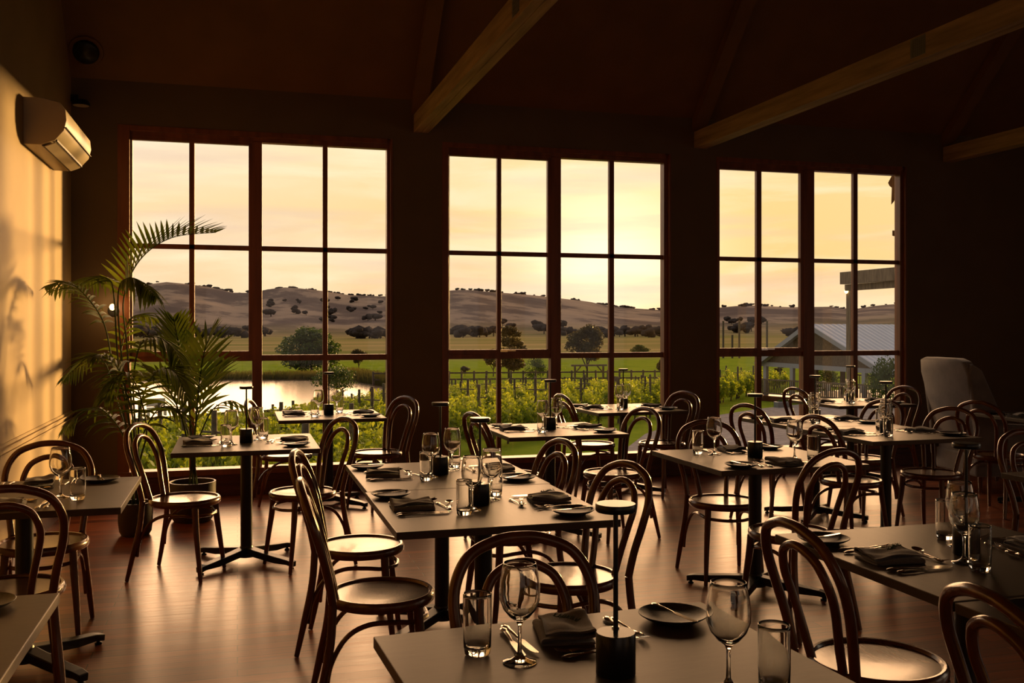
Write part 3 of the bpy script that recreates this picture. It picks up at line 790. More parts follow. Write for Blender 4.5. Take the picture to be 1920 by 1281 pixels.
def chair(x, y, bx, by, label, grp='bentwood chairs around the tables'):
    d = Vector((x - bx, y - by, 0))
    tag(CH.put((x, y, 0), math.atan2(d.y, d.x) - math.pi / 2), label, 'chair', grp)
C = [
 (.745, 2.27, .757, 2.58, 'bentwood chair behind the foreground table, seen through its glasses'),
 (.533, 3.71, .225, 3.73, 'bentwood chair nearest the camera left of the long centre table'),
 (.555, 4.55, .250, 4.62, 'second bentwood chair left of the long centre table'),
 (1.31, 3.75, 1.62, 3.83, 'near bentwood chair on the right of the long centre table'),
 (1.31, 4.64, 1.62, 4.70, 'far bentwood chair on the right of the long centre table'),
 (-.30, 6.08, -.60, 6.20, 'bentwood chair between the potted palms and their small table'),
 (.39, 6.12, .68, 6.25, 'bentwood chair right of the small table by the palms'),
 (.38, 7.95, .08, 8.02, 'bentwood chair left of the table under the left window'),
 (1.10, 7.90, 1.40, 8.06, 'bentwood chair in front of the pier between left and middle windows'),
 (1.83, 6.44, 1.53, 6.38, 'bentwood chair left of the front table before middle window'),
 (2.54, 6.34, 2.85, 6.43, 'bentwood chair right of the front table before middle window'),
 (3.00, 7.97, 2.70, 7.94, 'bentwood chair left of the rear table under middle window'),
 (3.62, 7.86, 3.92, 7.98, 'bentwood chair right of the rear table under middle window'),
 (2.76, 5.13, 2.80, 5.44, 'bentwood chair on the window side of the right-of-centre table'),
 (2.66, 4.26, 2.73, 3.96, 'bentwood chair with its back to the camera, right-of-centre table'),
 (3.96, 5.60, 3.66, 5.56, 'near left bentwood chair at the long right-hand table'),
 (3.98, 6.60, 3.68, 6.51, 'far left bentwood chair at the long right-hand table'),
 (4.70, 5.72, 5.00, 5.84, 'near right bentwood chair at the long right-hand table'),
 (4.69, 6.52, 4.99, 6.60, 'far right bentwood chair at the long right-hand table'),
 (5.45, 8.22, 5.15, 8.18, 'bentwood chair left of the table against the right window'),
 (6.06, 8.02, 6.36, 8.10, 'bentwood chair right of the table against the right window'),
 (5.88, 6.38, 5.60, 6.29, 'reddish bentwood chair at the table beside the grey armchair'),
 (4.25, 4.12, 4.22, 4.43, 'bentwood chair cut by the right frame edge'),
 (-.89, 5.02, -.91, 5.33, 'bentwood chair on the window side of the left-wall table'),
 (-.86, 4.16, -.81, 3.85, 'bentwood chair on the camera side of the left-wall table'),
 (1.88, 2.53, 1.57, 2.53, 'large bentwood chair left of the lower-right table'),
 (1.87, 1.71, 1.56, 1.745, 'bentwood chair cut by the bottom right corner'),
]
for c in C: chair(*c)

# ------------------------------------------------------------------ wing armchair
q = P(1895, 800, .5)
root = empty('wing_armchair', (6.72, 7.42, 0), R(-100))
tag(root, 'high grey velvet wing armchair at the right frame edge', 'armchair')
def slab(pts2, y0, y1, axis='y'):
    m = MB(); n = len(pts2)
    m.add([(x, y, z) for y in (y0, y1) for x, z in pts2], [tuple(range(n)), tuple(range(n, 2*n))[::-1]] + [(i, n+i, n+(i+1) % n, (i+1) % n) for i in range(n)])
    return m
m = MB()
vs = []; 
for (z, w, y) in ((.25, .30, -.30), (.5, .33, -.33), (.8, .37, -.39), (1.05, .40, -.44), (1.17, .36, -.47), (1.20, .25, -.48)):
    vs += [(-w, y + .04, z), (-w, y, z), (w, y, z), (w, y + .04, z), (w - .05, y + .13, z), (-w + .05, y + .13, z)]
fs = []
for i in range(5):
    for k in range(6): fs.append((i*6+k, i*6+(k+1) % 6, (i+1)*6+(k+1) % 6, (i+1)*6+k))
fs += [tuple(range(6))[::-1], tuple(range(30, 36))]
m.add(vs, fs); m.build('backrest', GREYF, root, smooth='all', bevel=.02)
for s in (-1, 1):
    pts2 = [(-.34, .25), (-.36, .6), (-.43, 1.08), (-.40, 1.16), (-.30, 1.10), (-.16, .80), (-.10, .62), (.30, .60), (.32, .25)]
    m = MB(); n = len(pts2); x0, x1 = (s * .33, s * .40)
    m.add([(x, y, z) for x in (x0, x1) for y, z in pts2], [tuple(range(n)), tuple(range(n, 2*n))[::-1]] + [(i, n+i, n+(i+1) % n, (i+1) % n) for i in range(n)])
    m.build('wing', GREYF, root, smooth=True, bevel=.02)
m = MB(); m.box(-.34, .34, -.32, .34, .14, .34); m.build('seat_base', GREYF, root, bevel=.02)
m = MB(); m.box(-.32, .32, -.28, .36, .34, .46); m.build('seat_cushion', GREYF, root, bevel=.04)
for sx in (-.3, .3):
    for sy in (-.26, .28):
        m = MB(); m.tube([(sx, sy, 0), (sx, sy, .14)], [.015, .022], 10); m.build('leg', WALNUT, root, smooth=True)

# ------------------------------------------------------------------ potted palms
def pot(name, c, r, h, label):
    root = empty(name, c)
    tag(root, label, 'potted palm', 'potted palms by the left window')
    m = MB(); m.lathe([(0, 0), (r*.78, 0), (r*.92, h*.12), (r*.99, h*.4), (r, h*.95), (r, h), (r*.93, h), (r*.92, h*.86), (0, h*.86)], 36, cap=False)
    m.build('pot', POT, root, smooth=True)
    m = MB(); m.lathe([(0, h*.868), (r*.9, h*.866)], 24, cap=False); m.build('soil', SOIL, root)
    return root
def frond(root, base, ctl, nleaf, ll, seed, lw=.0125, fwk=1.0, start=.35, droop=.25, upness=.35, rr=.007):
    """base and ctl in world coordinates; leaflets leave the rachis on both sides"""
    rnd = random.Random(seed); off = Vector(root.location)
    pts = [p - off for p in smooth_path([base] + ctl, 8)]
    m = MB(); n = len(pts)
    m.tube(pts, lerp_list([rr, rr * .7, rr * .3], n), 6); st = m.build('frond_stem', PALM, root, smooth=True)
    m = MB()
    for i in range(nleaf):
        t = start + (1 - start) * (i + .5) / nleaf
        u = t * (n - 1); k = min(int(u), n - 2); p = pts[k].lerp(pts[k+1], u - k)
        d = (pts[k+1] - pts[k]).normalized()
        side0 = d.cross(Vector((0, 0, 1)))
        if side0.length < .2: side0 = d.cross(Vector((.3, 1, 0)))
        side0.normalize(); upv = side0.cross(d).normalized()
        s_t = (t - start) / (1 - start)
        env = (math.sin(math.pi * min(1, .22 + .75 * s_t)) ** .7) * (.9 + .2 * rnd.random())
        for s in (-1, 1):
            fw = (.55 + .6 * s_t) * fwk
            dr = (side0 * s + d * fw + upv * upness).normalized()
            l = ll * env; wd = lw * (.8 + .4 * rnd.random()); q = p.copy(); g = Vector((0, 0, -1))
            wv = d - dr * d.dot(dr); wv.normalize()
            ring = []; ns_ = 6; dirv = dr.copy()
            dd = droop * (.6 + .8 * rnd.random())
            for j in range(ns_ + 1):
                f = j / ns_; w = wd * (math.sin(math.pi * (f * .86 + .10)) ** .8) * (1 - .5 * f * f)
                if j == ns_: w = .0005
                nn = wv.cross(dirv).normalized()
                ring.append((q + wv * w, q - nn * w * .35 * (1 if nn.z > 0 else -1), q - wv * w))
                dirv = (dirv + g * dd / ns_ * 1.6).normalized(); q = q + dirv * (l / ns_)
            o = len(m.v)
            for a in ring: m.v += [tuple(x) for x in a]
            for j in range(ns_):
                b = o + 3*j; m.f += [(b, b+1, b+4, b+3), (b+1, b+2, b+5, b+4)]
    lim = -1.338 - off.x
    m.v = [(max(lim, x), y, z) for x, y, z in m.v]
    m.build('leaflets', PALM, st, smooth='all')
p1c = P(254, 1003, 0); p2c = P(361, 976, 0)
pot1 = pot('potted_palm', p1c, .118, .235, 'tall bushy kentia palm in dark pot beside the left wall')
pot2 = pot('potted_palm', p2c, .172, .30, 'shorter palm in wide dark pot below the left window')
def pj(p): # world point -> photo pixel (used to keep fronds clear of the glass)
    d = p.y * CS + p.x * SN; return d
def FP(c, lst, Ys): # control points: pixels at given world Y
    return [W(px, py, y) for (px, py), y in zip(lst, Ys)]
b1 = p1c + Vector((0, 0, .2))
P1 = [  # (pixels, Ys, leaflets, length, start, droop, up)
 ([(252, 830), (238, 650), (232, 560), (262, 488), (322, 446), (405, 436)], [6.85, 6.95, 7.0, 7.05, 7.2, 7.45], 26, .34, .50, .10, .55),
 ([(248, 830), (222, 680), (214, 560), (204, 524), (168, 520), (92, 545)], [6.8, 6.9, 7.0, 7.1, 7.2, 7.35], 22, .24, .62, .8, .1),
 ([(246, 820), (226, 650), (222, 548), (240, 522), (268, 530), (292, 556)], [6.8, 6.8, 6.8, 6.75, 6.7, 6.6], 18, .24, .62, .9, .0),
 ([(244, 840), (214, 700), (196, 610), (165, 560), (128, 530), (88, 536)], [6.85, 6.95, 7.0, 7.05, 7.1, 7.15], 22, .20, .5, .6, .2),
 ([(256, 840), (250, 720), (262, 650), (292, 632), (322, 650), (345, 690)], [6.75, 6.75, 6.7, 6.65, 6.6, 6.5], 20, .26, .45, .7, .1),
 ([(246, 850), (216, 740), (196, 680), (170, 668), (142, 690), (118, 712)], [6.9, 7.1, 7.2, 7.3, 7.35, 7.4], 16, .22, .45, .6, .1),
 ([(258, 850), (262, 770), (280, 715), (305, 692), (330, 700), (348, 740)], [6.7, 6.6, 6.5, 6.45, 6.4, 6.35], 20, .30, .35, .6, .2),
 ([(248, 880), (232, 820), (205, 780), (178, 764), (148, 776), (122, 806)], [6.8, 6.8, 6.85, 6.9, 6.9, 6.95], 20, .26, .35, .8, .1),
 ([(254, 870), (250, 790), (232, 720), (214, 680), (190, 665), (168, 670)], [6.6, 6.5, 6.4, 6.4, 6.35, 6.3], 20, .26, .35, .6, .2),
 ([(262, 870), (275, 810), (262, 740), (240, 700), (215, 712), (196, 748)], [6.6, 6.5, 6.4, 6.3, 6.25, 6.2], 20, .28, .4, .7, .2),
 ([(250, 860), (236, 760), (226, 680), (238, 610), (262, 590), (296, 600)], [7.0, 7.2, 7.3, 7.35, 7.4, 7.5], 18, .24, .5, .6, .1),
 ([(252, 880), (262, 830), (290, 775), (316, 762), (338, 778), (352, 806)], [6.9, 7.0, 7.1, 7.15, 7.2, 7.2], 16, .26, .4, .7, .2),
]
for i, (px, Ys, nl, ll, stt, dr, up) in enumerate(P1):
    frond(pot1, b1 + Vector((random.uniform(-.03, .03), random.uniform(-.03, .03), 0)), FP(p1c, px, Ys), nl, ll, 30 + i, start=stt, droop=dr, upness=up)
b2 = p2c + Vector((0, 0, .26))
P2 = [
 ([(360, 850), (354, 760), (344, 690), (334, 640), (326, 600)], [7.2, 7.2, 7.25, 7.3, 7.35], 15, .34, .36, .15, .2),
 ([(364, 850), (370, 760), (376, 700), (386, 650), (402, 615)], [7.15, 7.1, 7.05, 7.0, 7.0], 15, .32, .36, .25, .2),
 ([(356, 850), (342, 790), (322, 740), (300, 708), (274, 690)], [7.15, 7.1, 7.05, 7.0, 6.95], 13, .28, .40, .3, .3),
 ([(366, 850), (382, 800), (402, 765), (436, 752), (474, 776)], [7.2, 7.3, 7.4, 7.5, 7.6], 8, .16, .55, .8, .1),
 ([(362, 860), (366, 800), (384, 745), (405, 705), (418, 680)], [7.3, 7.35, 7.4, 7.45, 7.5], 13, .28, .42, .3, .2),
]
for i, (px, Ys, nl, ll, stt, dr, up) in enumerate(P2):
    frond(pot2, b2 + Vector((random.uniform(-.04, .04), random.uniform(-.04, .04), 0)), FP(p2c, px, Ys), nl, ll, 60 + i, lw=.0165, fwk=1.7, start=stt, droop=dr, upness=up)

#EXTERIOR
# ------------------------------------------------------------------ land
def ridge_y(px):
    t = [(-900, 560), (150, 545), (245, 548), (300, 531), (350, 536), (400, 543), (440, 553), (470, 553), (500, 547), (540, 543), (600, 549), (650, 556), (725, 558), (780, 552), (840, 547), (870, 545), (940, 551), (1000, 556),
         (1050, 562), (1100, 567), (1140, 575), (1180, 579), (1240, 582), (1290, 582), (1342, 578), (1400, 573), (1480, 577), (1560, 576), (1600, 581), (1640, 574), (1680, 571), (1800, 568), (2900, 560)]
    for (a, b), (c, d) in zip(t, t[1:]):
        if px <= c: return b + (d - b) * max(0, px - a) / (c - a)
    return 560
def sst(t): t = max(0, min(1, t)); return t * t * (3 - 2 * t)
def hillz(x, y):
    d = y * CS + x * SN; lat = x * CS - y * SN
    if d < 350: return 0.0
    px = 960 + lat / d * FPX; px = max(-900, min(2900, px))
    r = math.hypot(x, y)
    H = (HOR - ridge_y(px)) / FPX * 1500 * (d / r) + 4.6
    nz = noise.noise(Vector((x / 260, y / 260, 0.3))) * 16 + noise.noise(Vector((x / 120, y / 120, 2.3))) * 2.2
    up = sst((r - 520) / 980.0); dn = 1 - .5 * sst((r - 1500) / 900)
    return H * (up ** 1.15) * dn + nz * up * (1 - sst((r - 1150) / 330))
POND = [P(px, py, -3.0) for px, py in ((-60, 800), (120, 800), (285, 783), (400, 774), (530, 767), (640, 757), (722, 746), (728, 724), (700, 714), (668, 709), (600, 712), (520, 712), (430, 711), (330, 709), (150, 712), (-60, 718))]
def in_poly(x, y, poly):
    c = False; n = len(poly)
    for i in range(n):
        a, b = poly[i], poly[i-1]
        if (a.y > y) != (b.y > y) and x < (b.x - a.x) * (y - a.y) / (b.y - a.y) + a.x: c = not c
    return c
m = MB(); nr, na = 150, 210
rad_ = [9.2 * (3200 / 9.2) ** (i / (nr - 1)) for i in range(nr)]
for r in rad_:
    for k in range(na):
        a = R(-72 + 150 * k / (na - 1)); x, y = r * math.sin(a), r * math.cos(a)
        y = max(y, 9.08) if r < 60 else y
        z = gz(x, y) + hillz(x, y)
        m.v.append((x, y, z))
for i in range(nr - 1):
    for k in range(na - 1):
        m.f.append((i*na + k, i*na + k + 1, (i+1)*na + k + 1, (i+1)*na + k))
LAND = bpy.data.materials.new('valley_grass'); LAND.use_nodes = True
n_, l_ = NT(LAND); b_ = n_['Principled BSDF']; b_.inputs['Roughness'].default_value = 1.0; b_.inputs['Specular IOR Level'].default_value = 0.0
t_ = n_.new('ShaderNodeTexCoord'); sp_ = n_.new('ShaderNodeSeparateXYZ'); l_.new(t_.outputs['Object'], sp_.inputs[0])
def nz_(scale, det=4, st=(1, 1, 1), rough=.5):
    mp_ = n_.new('ShaderNodeMapping'); l_.new(t_.outputs['Object'], mp_.inputs[0]); mp_.inputs['Scale'].default_value = st
    q = n_.new('ShaderNodeTexNoise'); l_.new(mp_.outputs[0], q.inputs['Vector']); q.inputs['Scale'].default_value = scale; q.inputs['Detail'].default_value = det; q.inputs['Roughness'].default_value = rough
    return q.outputs['Fac']
grass = ramp(n_, l_, nz_(.5, 8, rough=.7), [(0.3, (0.11, 0.17, 0.015)), (0.7, (0.22, 0.27, 0.025))])
past = ramp(n_, l_, nz_(.012, 6, (.5, 2.5, 1)), [(0.36, (0.15, 0.15, 0.045)), (0.5, (0.21, 0.18, 0.07)), (0.62, (0.29, 0.22, 0.095))])
hil = ramp(n_, l_, nz_(.013, 9, (1, .45, 1.5), rough=.64), [(0.40, (0.11, 0.088, 0.082)), (0.48, (0.14, 0.112, 0.10)), (0.53, (0.24, 0.19, 0.155)), (0.7, (0.31, 0.24, 0.185))])
yn = mth(n_, l_, 'ADD', sp_.outputs['Y'], mth(n_, l_, 'MULTIPLY', nz_(.03, 3), 40))
f1 = mth(n_, l_, 'MULTIPLY', mth(n_, l_, 'SUBTRACT', yn, 150), .05, clamp=True)
f2 = mth(n_, l_, 'MULTIPLY', mth(n_, l_, 'SUBTRACT', yn, 480), .003, clamp=True)
c_ = mix(n_, l_, f1, grass, past); c_ = mix(n_, l_, f2, c_, hil)
l_.new(c_, b_.inputs['Base Color'])
struct(m, 'ground', LAND, smooth='all')
WATER = pm('pond_water', (0.12, 0.088, 0.062), 0.16, spec=0.06, bump=0.15, bscale=1.6, stretch=(1, 2.5, 1))
m = MB(); m.add(POND, [tuple(range(len(POND)))[::-1]])
m.v += [(x, y, z - .12) for x, y, z in list(m.v)]; nP_ = len(POND)
m.f += [(i, (i+1) % nP_, nP_ + (i+1) % nP_, nP_ + i) for i in range(nP_)]
m.build('pond', WATER); po = bpy.data.objects['pond']; tag(po, 'calm pond reflecting the peach sky beyond the vines', 'pond')
# a gravel drive round the building
gp = [GP(px, py) for px, py in ((1140, 870), (1165, 850), (1180, 838), (1210, 815), (1262, 797), (1350, 779), (1420, 769), (1500, 762), (1720, 762))] + [Vector((30, 12, 0)), Vector((9, 12, 0))]
gp = [Vector((p.x, p.y, gz(p.x, min(p.y, 47)) + .03)) for p in gp]
m = MB(); m.add(gp, [tuple(range(len(gp)))[::-1]]); m.v += [(x, y, z - .1) for x, y, z in list(m.v)]
o = m.build('gravel_drive', GRAVEL); o['kind'] = 'structure'

# ------------------------------------------------------------------ leafy helpers
def leafcloud(mb, rnd, blobs, n, size, flat=0.6):
    tot = sum(b[3] * b[4] * b[5] for b in blobs)
    for b in blobs:
        k = max(1, int(n * b[3] * b[4] * b[5] / tot))
        for _ in range(k):
            while True:
                v = Vector((rnd.uniform(-1, 1), rnd.uniform(-1, 1), rnd.uniform(-1, 1)))
                if .25 < v.length <= 1: break
            v *= (.55 + .45 * rnd.random()) / max(v.length, .4) * min(1, v.length + .35)
            p = Vector((b[0] + v.x * b[3], b[1] + v.y * b[4], b[2] + v.z * b[5]))
            d = Vector((rnd.gauss(0, 1), rnd.gauss(0, 1), rnd.gauss(0, flat))).normalized()
            e = d.cross(Vector((rnd.gauss(0, 1), rnd.gauss(0, 1), rnd.gauss(0, 1)))).normalized()
            s_ = size * (.6 + .8 * rnd.random()); o = len(mb.v)
            mb.v += [tuple(p - d * s_), tuple(p + e * s_ * .55 - d * .2 * s_), tuple(p + d * s_), tuple(p - e * s_ * .55 - d * .2 * s_)]
            mb.f.append((o, o+1, o+2, o+3))
# vines: three shapes, each a trunk and a leafy head
VPROT = []
for sd_i in range(4):
    rnd = random.Random(40 + sd_i)
    root = empty('grape_vine')
    m = MB(); m.tube([(0, 0, -.1), (.04, .02, .35), (-.03, 0, .75)], [.045, .035, .03], 7)
    m.build('trunk', TRUNK, root, smooth=True)
    bl = [(rnd.uniform(-.1, .1), rnd.uniform(-.6, .6), rnd.uniform(.52, 1.2), rnd.uniform(.30, .44), rnd.uniform(.38, .52), rnd.uniform(.28, .38)) for _ in range(8)]
    bl += [(rnd.uniform(-.15, .15), rnd.uniform(-.7, .7), 1.45, .12, .14, .28) for _ in range(4)]
    m = MB(); leafcloud(m, rnd, bl, 1500, .074, 1.0)
    for _ in range(9):
        a0 = Vector((rnd.uniform(-.2, .2), rnd.uniform(-.7, .7), 1.2)); a1 = a0 + Vector((rnd.uniform(-.15, .15), rnd.uniform(-.2, .2), rnd.uniform(.25, .55)))
        m.tube([a0, (a0 + a1) / 2, a1], .006, 3)
    m.build('leaves', VINE, root)
    VPROT.append(Proto(root))
def post_proto():
    root = empty('trellis_post')
    m = MB(); m.tube([(0, 0, -.2), (0, 0, 2.15)], [.062, .055], 8); m.build('post', POSTT, root, smooth=True)
    m = MB(); m.bar((-.30, 0, 1.72), (.30, 0, 1.72), .03, .04); m.build('cross_arm', POSTT, root)
    return Proto(root)
PP = post_proto()
A0, B0 = GP(760, 872), GP(1350, 760)
u = (B0 - A0); u.z = 0; u.normalize(); pv = Vector((-u.y, u.x, 0))
def vtop(px):
    t = [(200, 800), (400, 784), (520, 776), (640, 754), (725, 738), (840, 728), (1240, 718), (1345, 702), (1800, 700)]
    for (a, b), (c, d) in zip(t, t[1:]):
        if px <= c: return b + (d - b) * max(0, px - a) / (c - a)
    return 700
rnd = random.Random(3); nv = npst = 0; cand = []; pc = []
for row in range(-6, 22):
    for k in range(-26, 52):
        p = Vector((A0.x, A0.y, 0)) + pv * (row * 2.3 + .4) + u * (k * 1.45)
        d = p.y * CS + p.x * SN
        if d < 12 or p.y > 68 or p.y < 11.5: continue
        px = 960 + (p.x * CS - p.y * SN) / d * FPX
        if px < 215 or px > 1725: continue
        if row < 0 and px > 730 + row * 8: continue
        if in_poly(p.x, p.y + 1.6, POND): continue
        room = EYE - gz(p.x, p.y) - (vtop(px) - 4 - HOR) * d / FPX
        if room < .62: continue
        cand.append((d, p, px, row, min(1.0, room / 1.55)))
        if k % 3 == row % 3: pc.append((d, p + u * .7, px, row, min(1.0, (room + .32) / 2.15)))
cand.sort(key=lambda q: q[0])
for d, p, px, row, k in cand[:298]:
    o = VPROT[rnd.randrange(4)].put((p.x + rnd.uniform(-.12, .12), p.y + rnd.uniform(-.12, .12), gz(p.x, p.y)), math.atan2(u.y, u.x) - math.pi/2 + rnd.uniform(-.25, .25), (1, 1, k * rnd.uniform(.88, 1.1)))
    if px < 790: tag(o, 'leafy green grape vine between the pond and the left window', 'grape vine', 'vines outside the left window')
    elif px < 1300 and row < 2: tag(o, 'grape vine in the two front rows beside the lawn, middle window', 'grape vine', 'front vines outside the middle window')
    elif px < 1300: tag(o, 'grape vine in the rear rows toward the rail fence, middle window', 'grape vine', 'rear vines outside the middle window')
    else: tag(o, 'leafy green grape vine in rows outside the right window', 'grape vine', 'vines outside the right window')
pc.sort(key=lambda q: q[0])
for d, p, px, row, hs in pc[:110]:
    o = PP.put((p.x, p.y, gz(p.x, p.y)), math.atan2(u.y, u.x) - math.pi/2, (1, 1, hs * rnd.uniform(.94, 1.08)))
    wn = 'left' if px < 790 else ('middle' if px < 1300 else 'right')
    tag(o, 'grey timber trellis post among the vines outside the %s window' % wn, 'post', 'trellis posts outside the %s window' % wn)
# rail fence behind the vineyard
m = MB()
f0, f1_ = GP(700, 727), GP(1250, 722)
for k in range(25):
    p = f0.lerp(f1_, k / 24); p.z = gz(p.x, p.y)
    m.tube([p - Vector((0, 0, .2)), p + Vector((0, 0, 1.25))], .09, 6)
for h_ in (.6, 1.1):
    for k in range(24):
        a, b = f0.lerp(f1_, k / 24), f0.lerp(f1_, (k+1) / 24)
        m.bar((a.x, a.y, gz(a.x, a.y) + h_), (b.x, b.y, gz(b.x, b.y) + h_), .05, .12)
tag(m.build('rail_fence', POSTT), 'low grey rail fence behind the vineyard rows', 'fence')

# ------------------------------------------------------------------ trees
def tree_proto(name, mat, seed, blobs, trunk, n, leaf):
    rnd = random.Random(seed); root = empty(name)
    m = MB()
    for pth, r0, r1 in trunk: m.tube(smooth_path(pth, 3), lerp_list([r0, r1], (len(pth)-1)*3 + 1), 8)
    m.build('trunk', TRUNK, root, smooth=True)
    m = MB(); leafcloud(m, rnd, blobs, n, leaf, 1.0); m.build('foliage', mat, root)
    return Proto(root)
def rblobs(seed, n, rx, ry, z0, z1, s0, s1):
    r_ = random.Random(seed); out = []
    for _ in range(n):
        a = r_.random() * 6.28; q = r_.random() ** .5
        z = r_.uniform(0, 1); e = math.sin(math.pi * (.12 + .8 * z)) ; s_ = r_.uniform(s0, s1)
        out.append((math.cos(a) * q * rx * e, math.sin(a) * q * ry * e, z0 + (z1 - z0) * z, s_, s_, s_ * .8))
    return out
# unit trees about one metre tall, scaled when placed
ROUND = tree_proto('round_tree', DARKT, 1, rblobs(1, 60, .54, .54, .10, .86, .15, .23), [([(0, 0, -.03), (.01, 0, .2), (0, .02, .5)], .03, .015)], 9000, .030)
GUM = tree_proto('gum_tree', OLIVET, 2, rblobs(2, 34, .31, .31, .42, .93, .09, .14), [([(0, 0, -.03), (.01, 0, .25), (-.03, .02, .6)], .022, .008), ([(.01, 0, .25), (.10, .05, .5), (.14, .04, .7)], .013, .005), ([(.01, 0, .2), (-.1, -.05, .45), (-.17, 0, .65)], .013, .005)], 4600, .025)
TALLG = tree_proto('gum_tree', OLIVET, 3, rblobs(8, 30, .19, .19, .26, .93, .07, .11), [([(0, 0, -.03), (.01, 0, .3), (-.01, .02, .8)], .018, .006)], 4000, .025)
BUSH = tree_proto('bush', DARKT, 4, rblobs(6, 22, .50, .50, .18, .78, .18, .28), [([(0, 0, -.03), (.0, 0, .4)], .03, .02)], 2400, .032)
def tree_at(pr_, px, py, hpx, label, cat='tree', wide=1.0, group=None):
    g = GP(px, py); d = g.y * CS + g.x * SN; s_ = hpx * d / FPX
    tag(pr_.put((g.x, g.y, g.z), random.random() * 6, (s_ * wide, s_ * wide, s_)), label, cat, group)
tree_at(ROUND, 584, 697, 84, 'big round dark green tree on the far pond bank', wide=1.25)
tree_at(BUSH, 632, 742, 62, 'leafy bush at the water edge in front of the big round tree', 'bush', wide=1.15)
tree_at(GUM, 673, 696, 42, 'small dark tree in the paddock right of the big round tree', wide=1.15)
tree_at(TALLG, 955, 722, 112, 'tall slim gum tree behind the left half of middle window', wide=1.3)
tree_at(GUM, 925, 706, 52, 'low spreading gum at the foot of the tall slim gum', wide=1.1)
tree_at(BUSH, 1005, 716, 52, 'dark upright shrub right of the tall slim gum', 'shrub', wide=.72)
tree_at(GUM, 1100, 714, 106, 'rounded gum tree behind the timber arch', wide=1.0)
tree_at(GUM, 872, 706, 20, 'tiny young tree alone on the lawn, middle window', wide=1.3)
tree_at(ROUND, 1200, 668, 22, 'distant round tree low beside the middle window right bar', wide=1.4)
tree_at(GUM, 1241, 712, 40, 'narrow young tree at the right jamb of the middle window', wide=.8)
tree_at(TALLG, 1463, 716, 32, 'young twiggy tree between the shed posts', wide=1.6)
tree_at(BUSH, 1549, 742, 62, 'dark shrub in front of the shed deck', 'shrub', wide=.8)
tree_at(BUSH, 1664, 768, 108, 'pale green shrub at the right edge of the right window', 'shrub', wide=.62)
tree_at(BUSH, 652, 868, 40, 'low silvery bush just outside the left window', 'bush', wide=1.3)
tree_at(BUSH, 322, 724, 26, 'dark clump on the pond edge behind the small palm', 'bush', wide=1.8)
# reeds along the far bank
rnd = random.Random(9); m = MB()
for a, b in (((180, 713), (560, 713)), ((560, 713), (700, 715)), ((655, 712), (735, 727))):
    g0_, g1_ = P(a[0], a[1], -3.05), P(b[0], b[1], -3.05)
    for _ in range(2600 if a[0] == 180 else 1500):
        t = rnd.random(); p = g0_.lerp(g1_, t) + Vector((rnd.uniform(-.6, .6), rnd.uniform(-.4, 2.4), 0))
        h_ = rnd.uniform(.5, 1.0) * (1.15 if a[0] > 600 else .85); w = .05; o = len(m.v); l = rnd.uniform(-.25, .25)
        m.v += [(p.x - w, p.y, p.z), (p.x + w, p.y, p.z), (p.x + l + w*.3, p.y + l * .4, p.z + h_), (p.x + l, p.y + l * .4, p.z + h_)]; m.f.append((o, o+1, o+2, o+3))
tag(m.build('reeds', REED), 'band of reeds along the far bank of the pond', 'reeds', kind='stuff')
# hill and valley trees
def blob_tree(seed):
    r_ = random.Random(seed); m = MB(); bs = [(r_.uniform(-.35, .35), r_.uniform(-.3, .3), r_.uniform(.35, .65), r_.uniform(.22, .34)) for _ in range(5)]
    for x, y, z, s_ in bs:
        prof = [(.02, -s_*.8), (s_*.7, -s_*.55), (s_, 0), (s_*.75, s_*.5), (.02, s_*.75)]
        o = len(m.v); m.lathe(prof, 9, (x, y, z), cap=False)
        for i in range(o, len(m.v)):
            v = Vector(m.v[i]); m.v[i] = tuple(v + Vector((1, 1, 1)) * (noise.noise(v * 5 + Vector((seed, 0, 0))) * .12))
    m.tube([(0, 0, -.1), (0, 0, .4)], .04, 5)
    return Proto(m.build('hill_tree', HILLT, None, smooth='all'))
def wname(px): return 'left' if px < 790 else ('middle' if px < 1290 else 'right')
BT = [blob_tree(s_) for s_ in range(4)]
rnd = random.Random(21)
for i in range(150):
    px = rnd.uniform(235, 1690) if i > 90 else rnd.choice([rnd.uniform(345, 440), rnd.uniform(540, 720), rnd.uniform(840, 1030), rnd.uniform(1120, 1240), rnd.uniform(1345, 1680)])
    a = math.atan((px - 960) / FPX) + YAW; r = rnd.uniform(1380, 1500); x, y = r * math.sin(a), r * math.cos(a); s_ = rnd.uniform(3, 7)
    tag(rnd.choice(BT).put((x, y, gz(x, y) + hillz(x, y) - .25 * s_), rnd.random() * 6, (s_ * rnd.uniform(1, 2.2), s_, s_)), 'dark tree silhouetted small along the distant ridge, %s window' % wname(px), 'tree', 'ridge trees seen through the %s window' % wname(px))
cl_ = [(245, 470, 470, 620, 52), (480, 500, 520, 640, 8), (660, 735, 430, 480, 16), (500, 720, 800, 1200, 30), (850, 940, 480, 560, 14), (930, 1060, 560, 800, 14), (1050, 1250, 480, 620, 30), (1345, 1440, 650, 900, 12), (1480, 1520, 500, 520, 4)]
for a0, a1, r0, r1, n in cl_:
    for _ in range(n):
        px = rnd.uniform(a0, a1); a = math.atan((px - 960) / FPX) + YAW; r = rnd.uniform(r0, r1); x, y = r * math.sin(a), r * math.cos(a); s_ = rnd.uniform(4, 9)
        tag(rnd.choice(BT).put((x, y, gz(x, y) + hillz(x, y) - .1 * s_), rnd.random() * 6, (s_ * rnd.uniform(1, 1.8), s_, s_)), 'dark tree in a distant clump of the far valley, %s window' % wname(px), 'tree', 'far valley trees seen through the %s window' % wname(px))

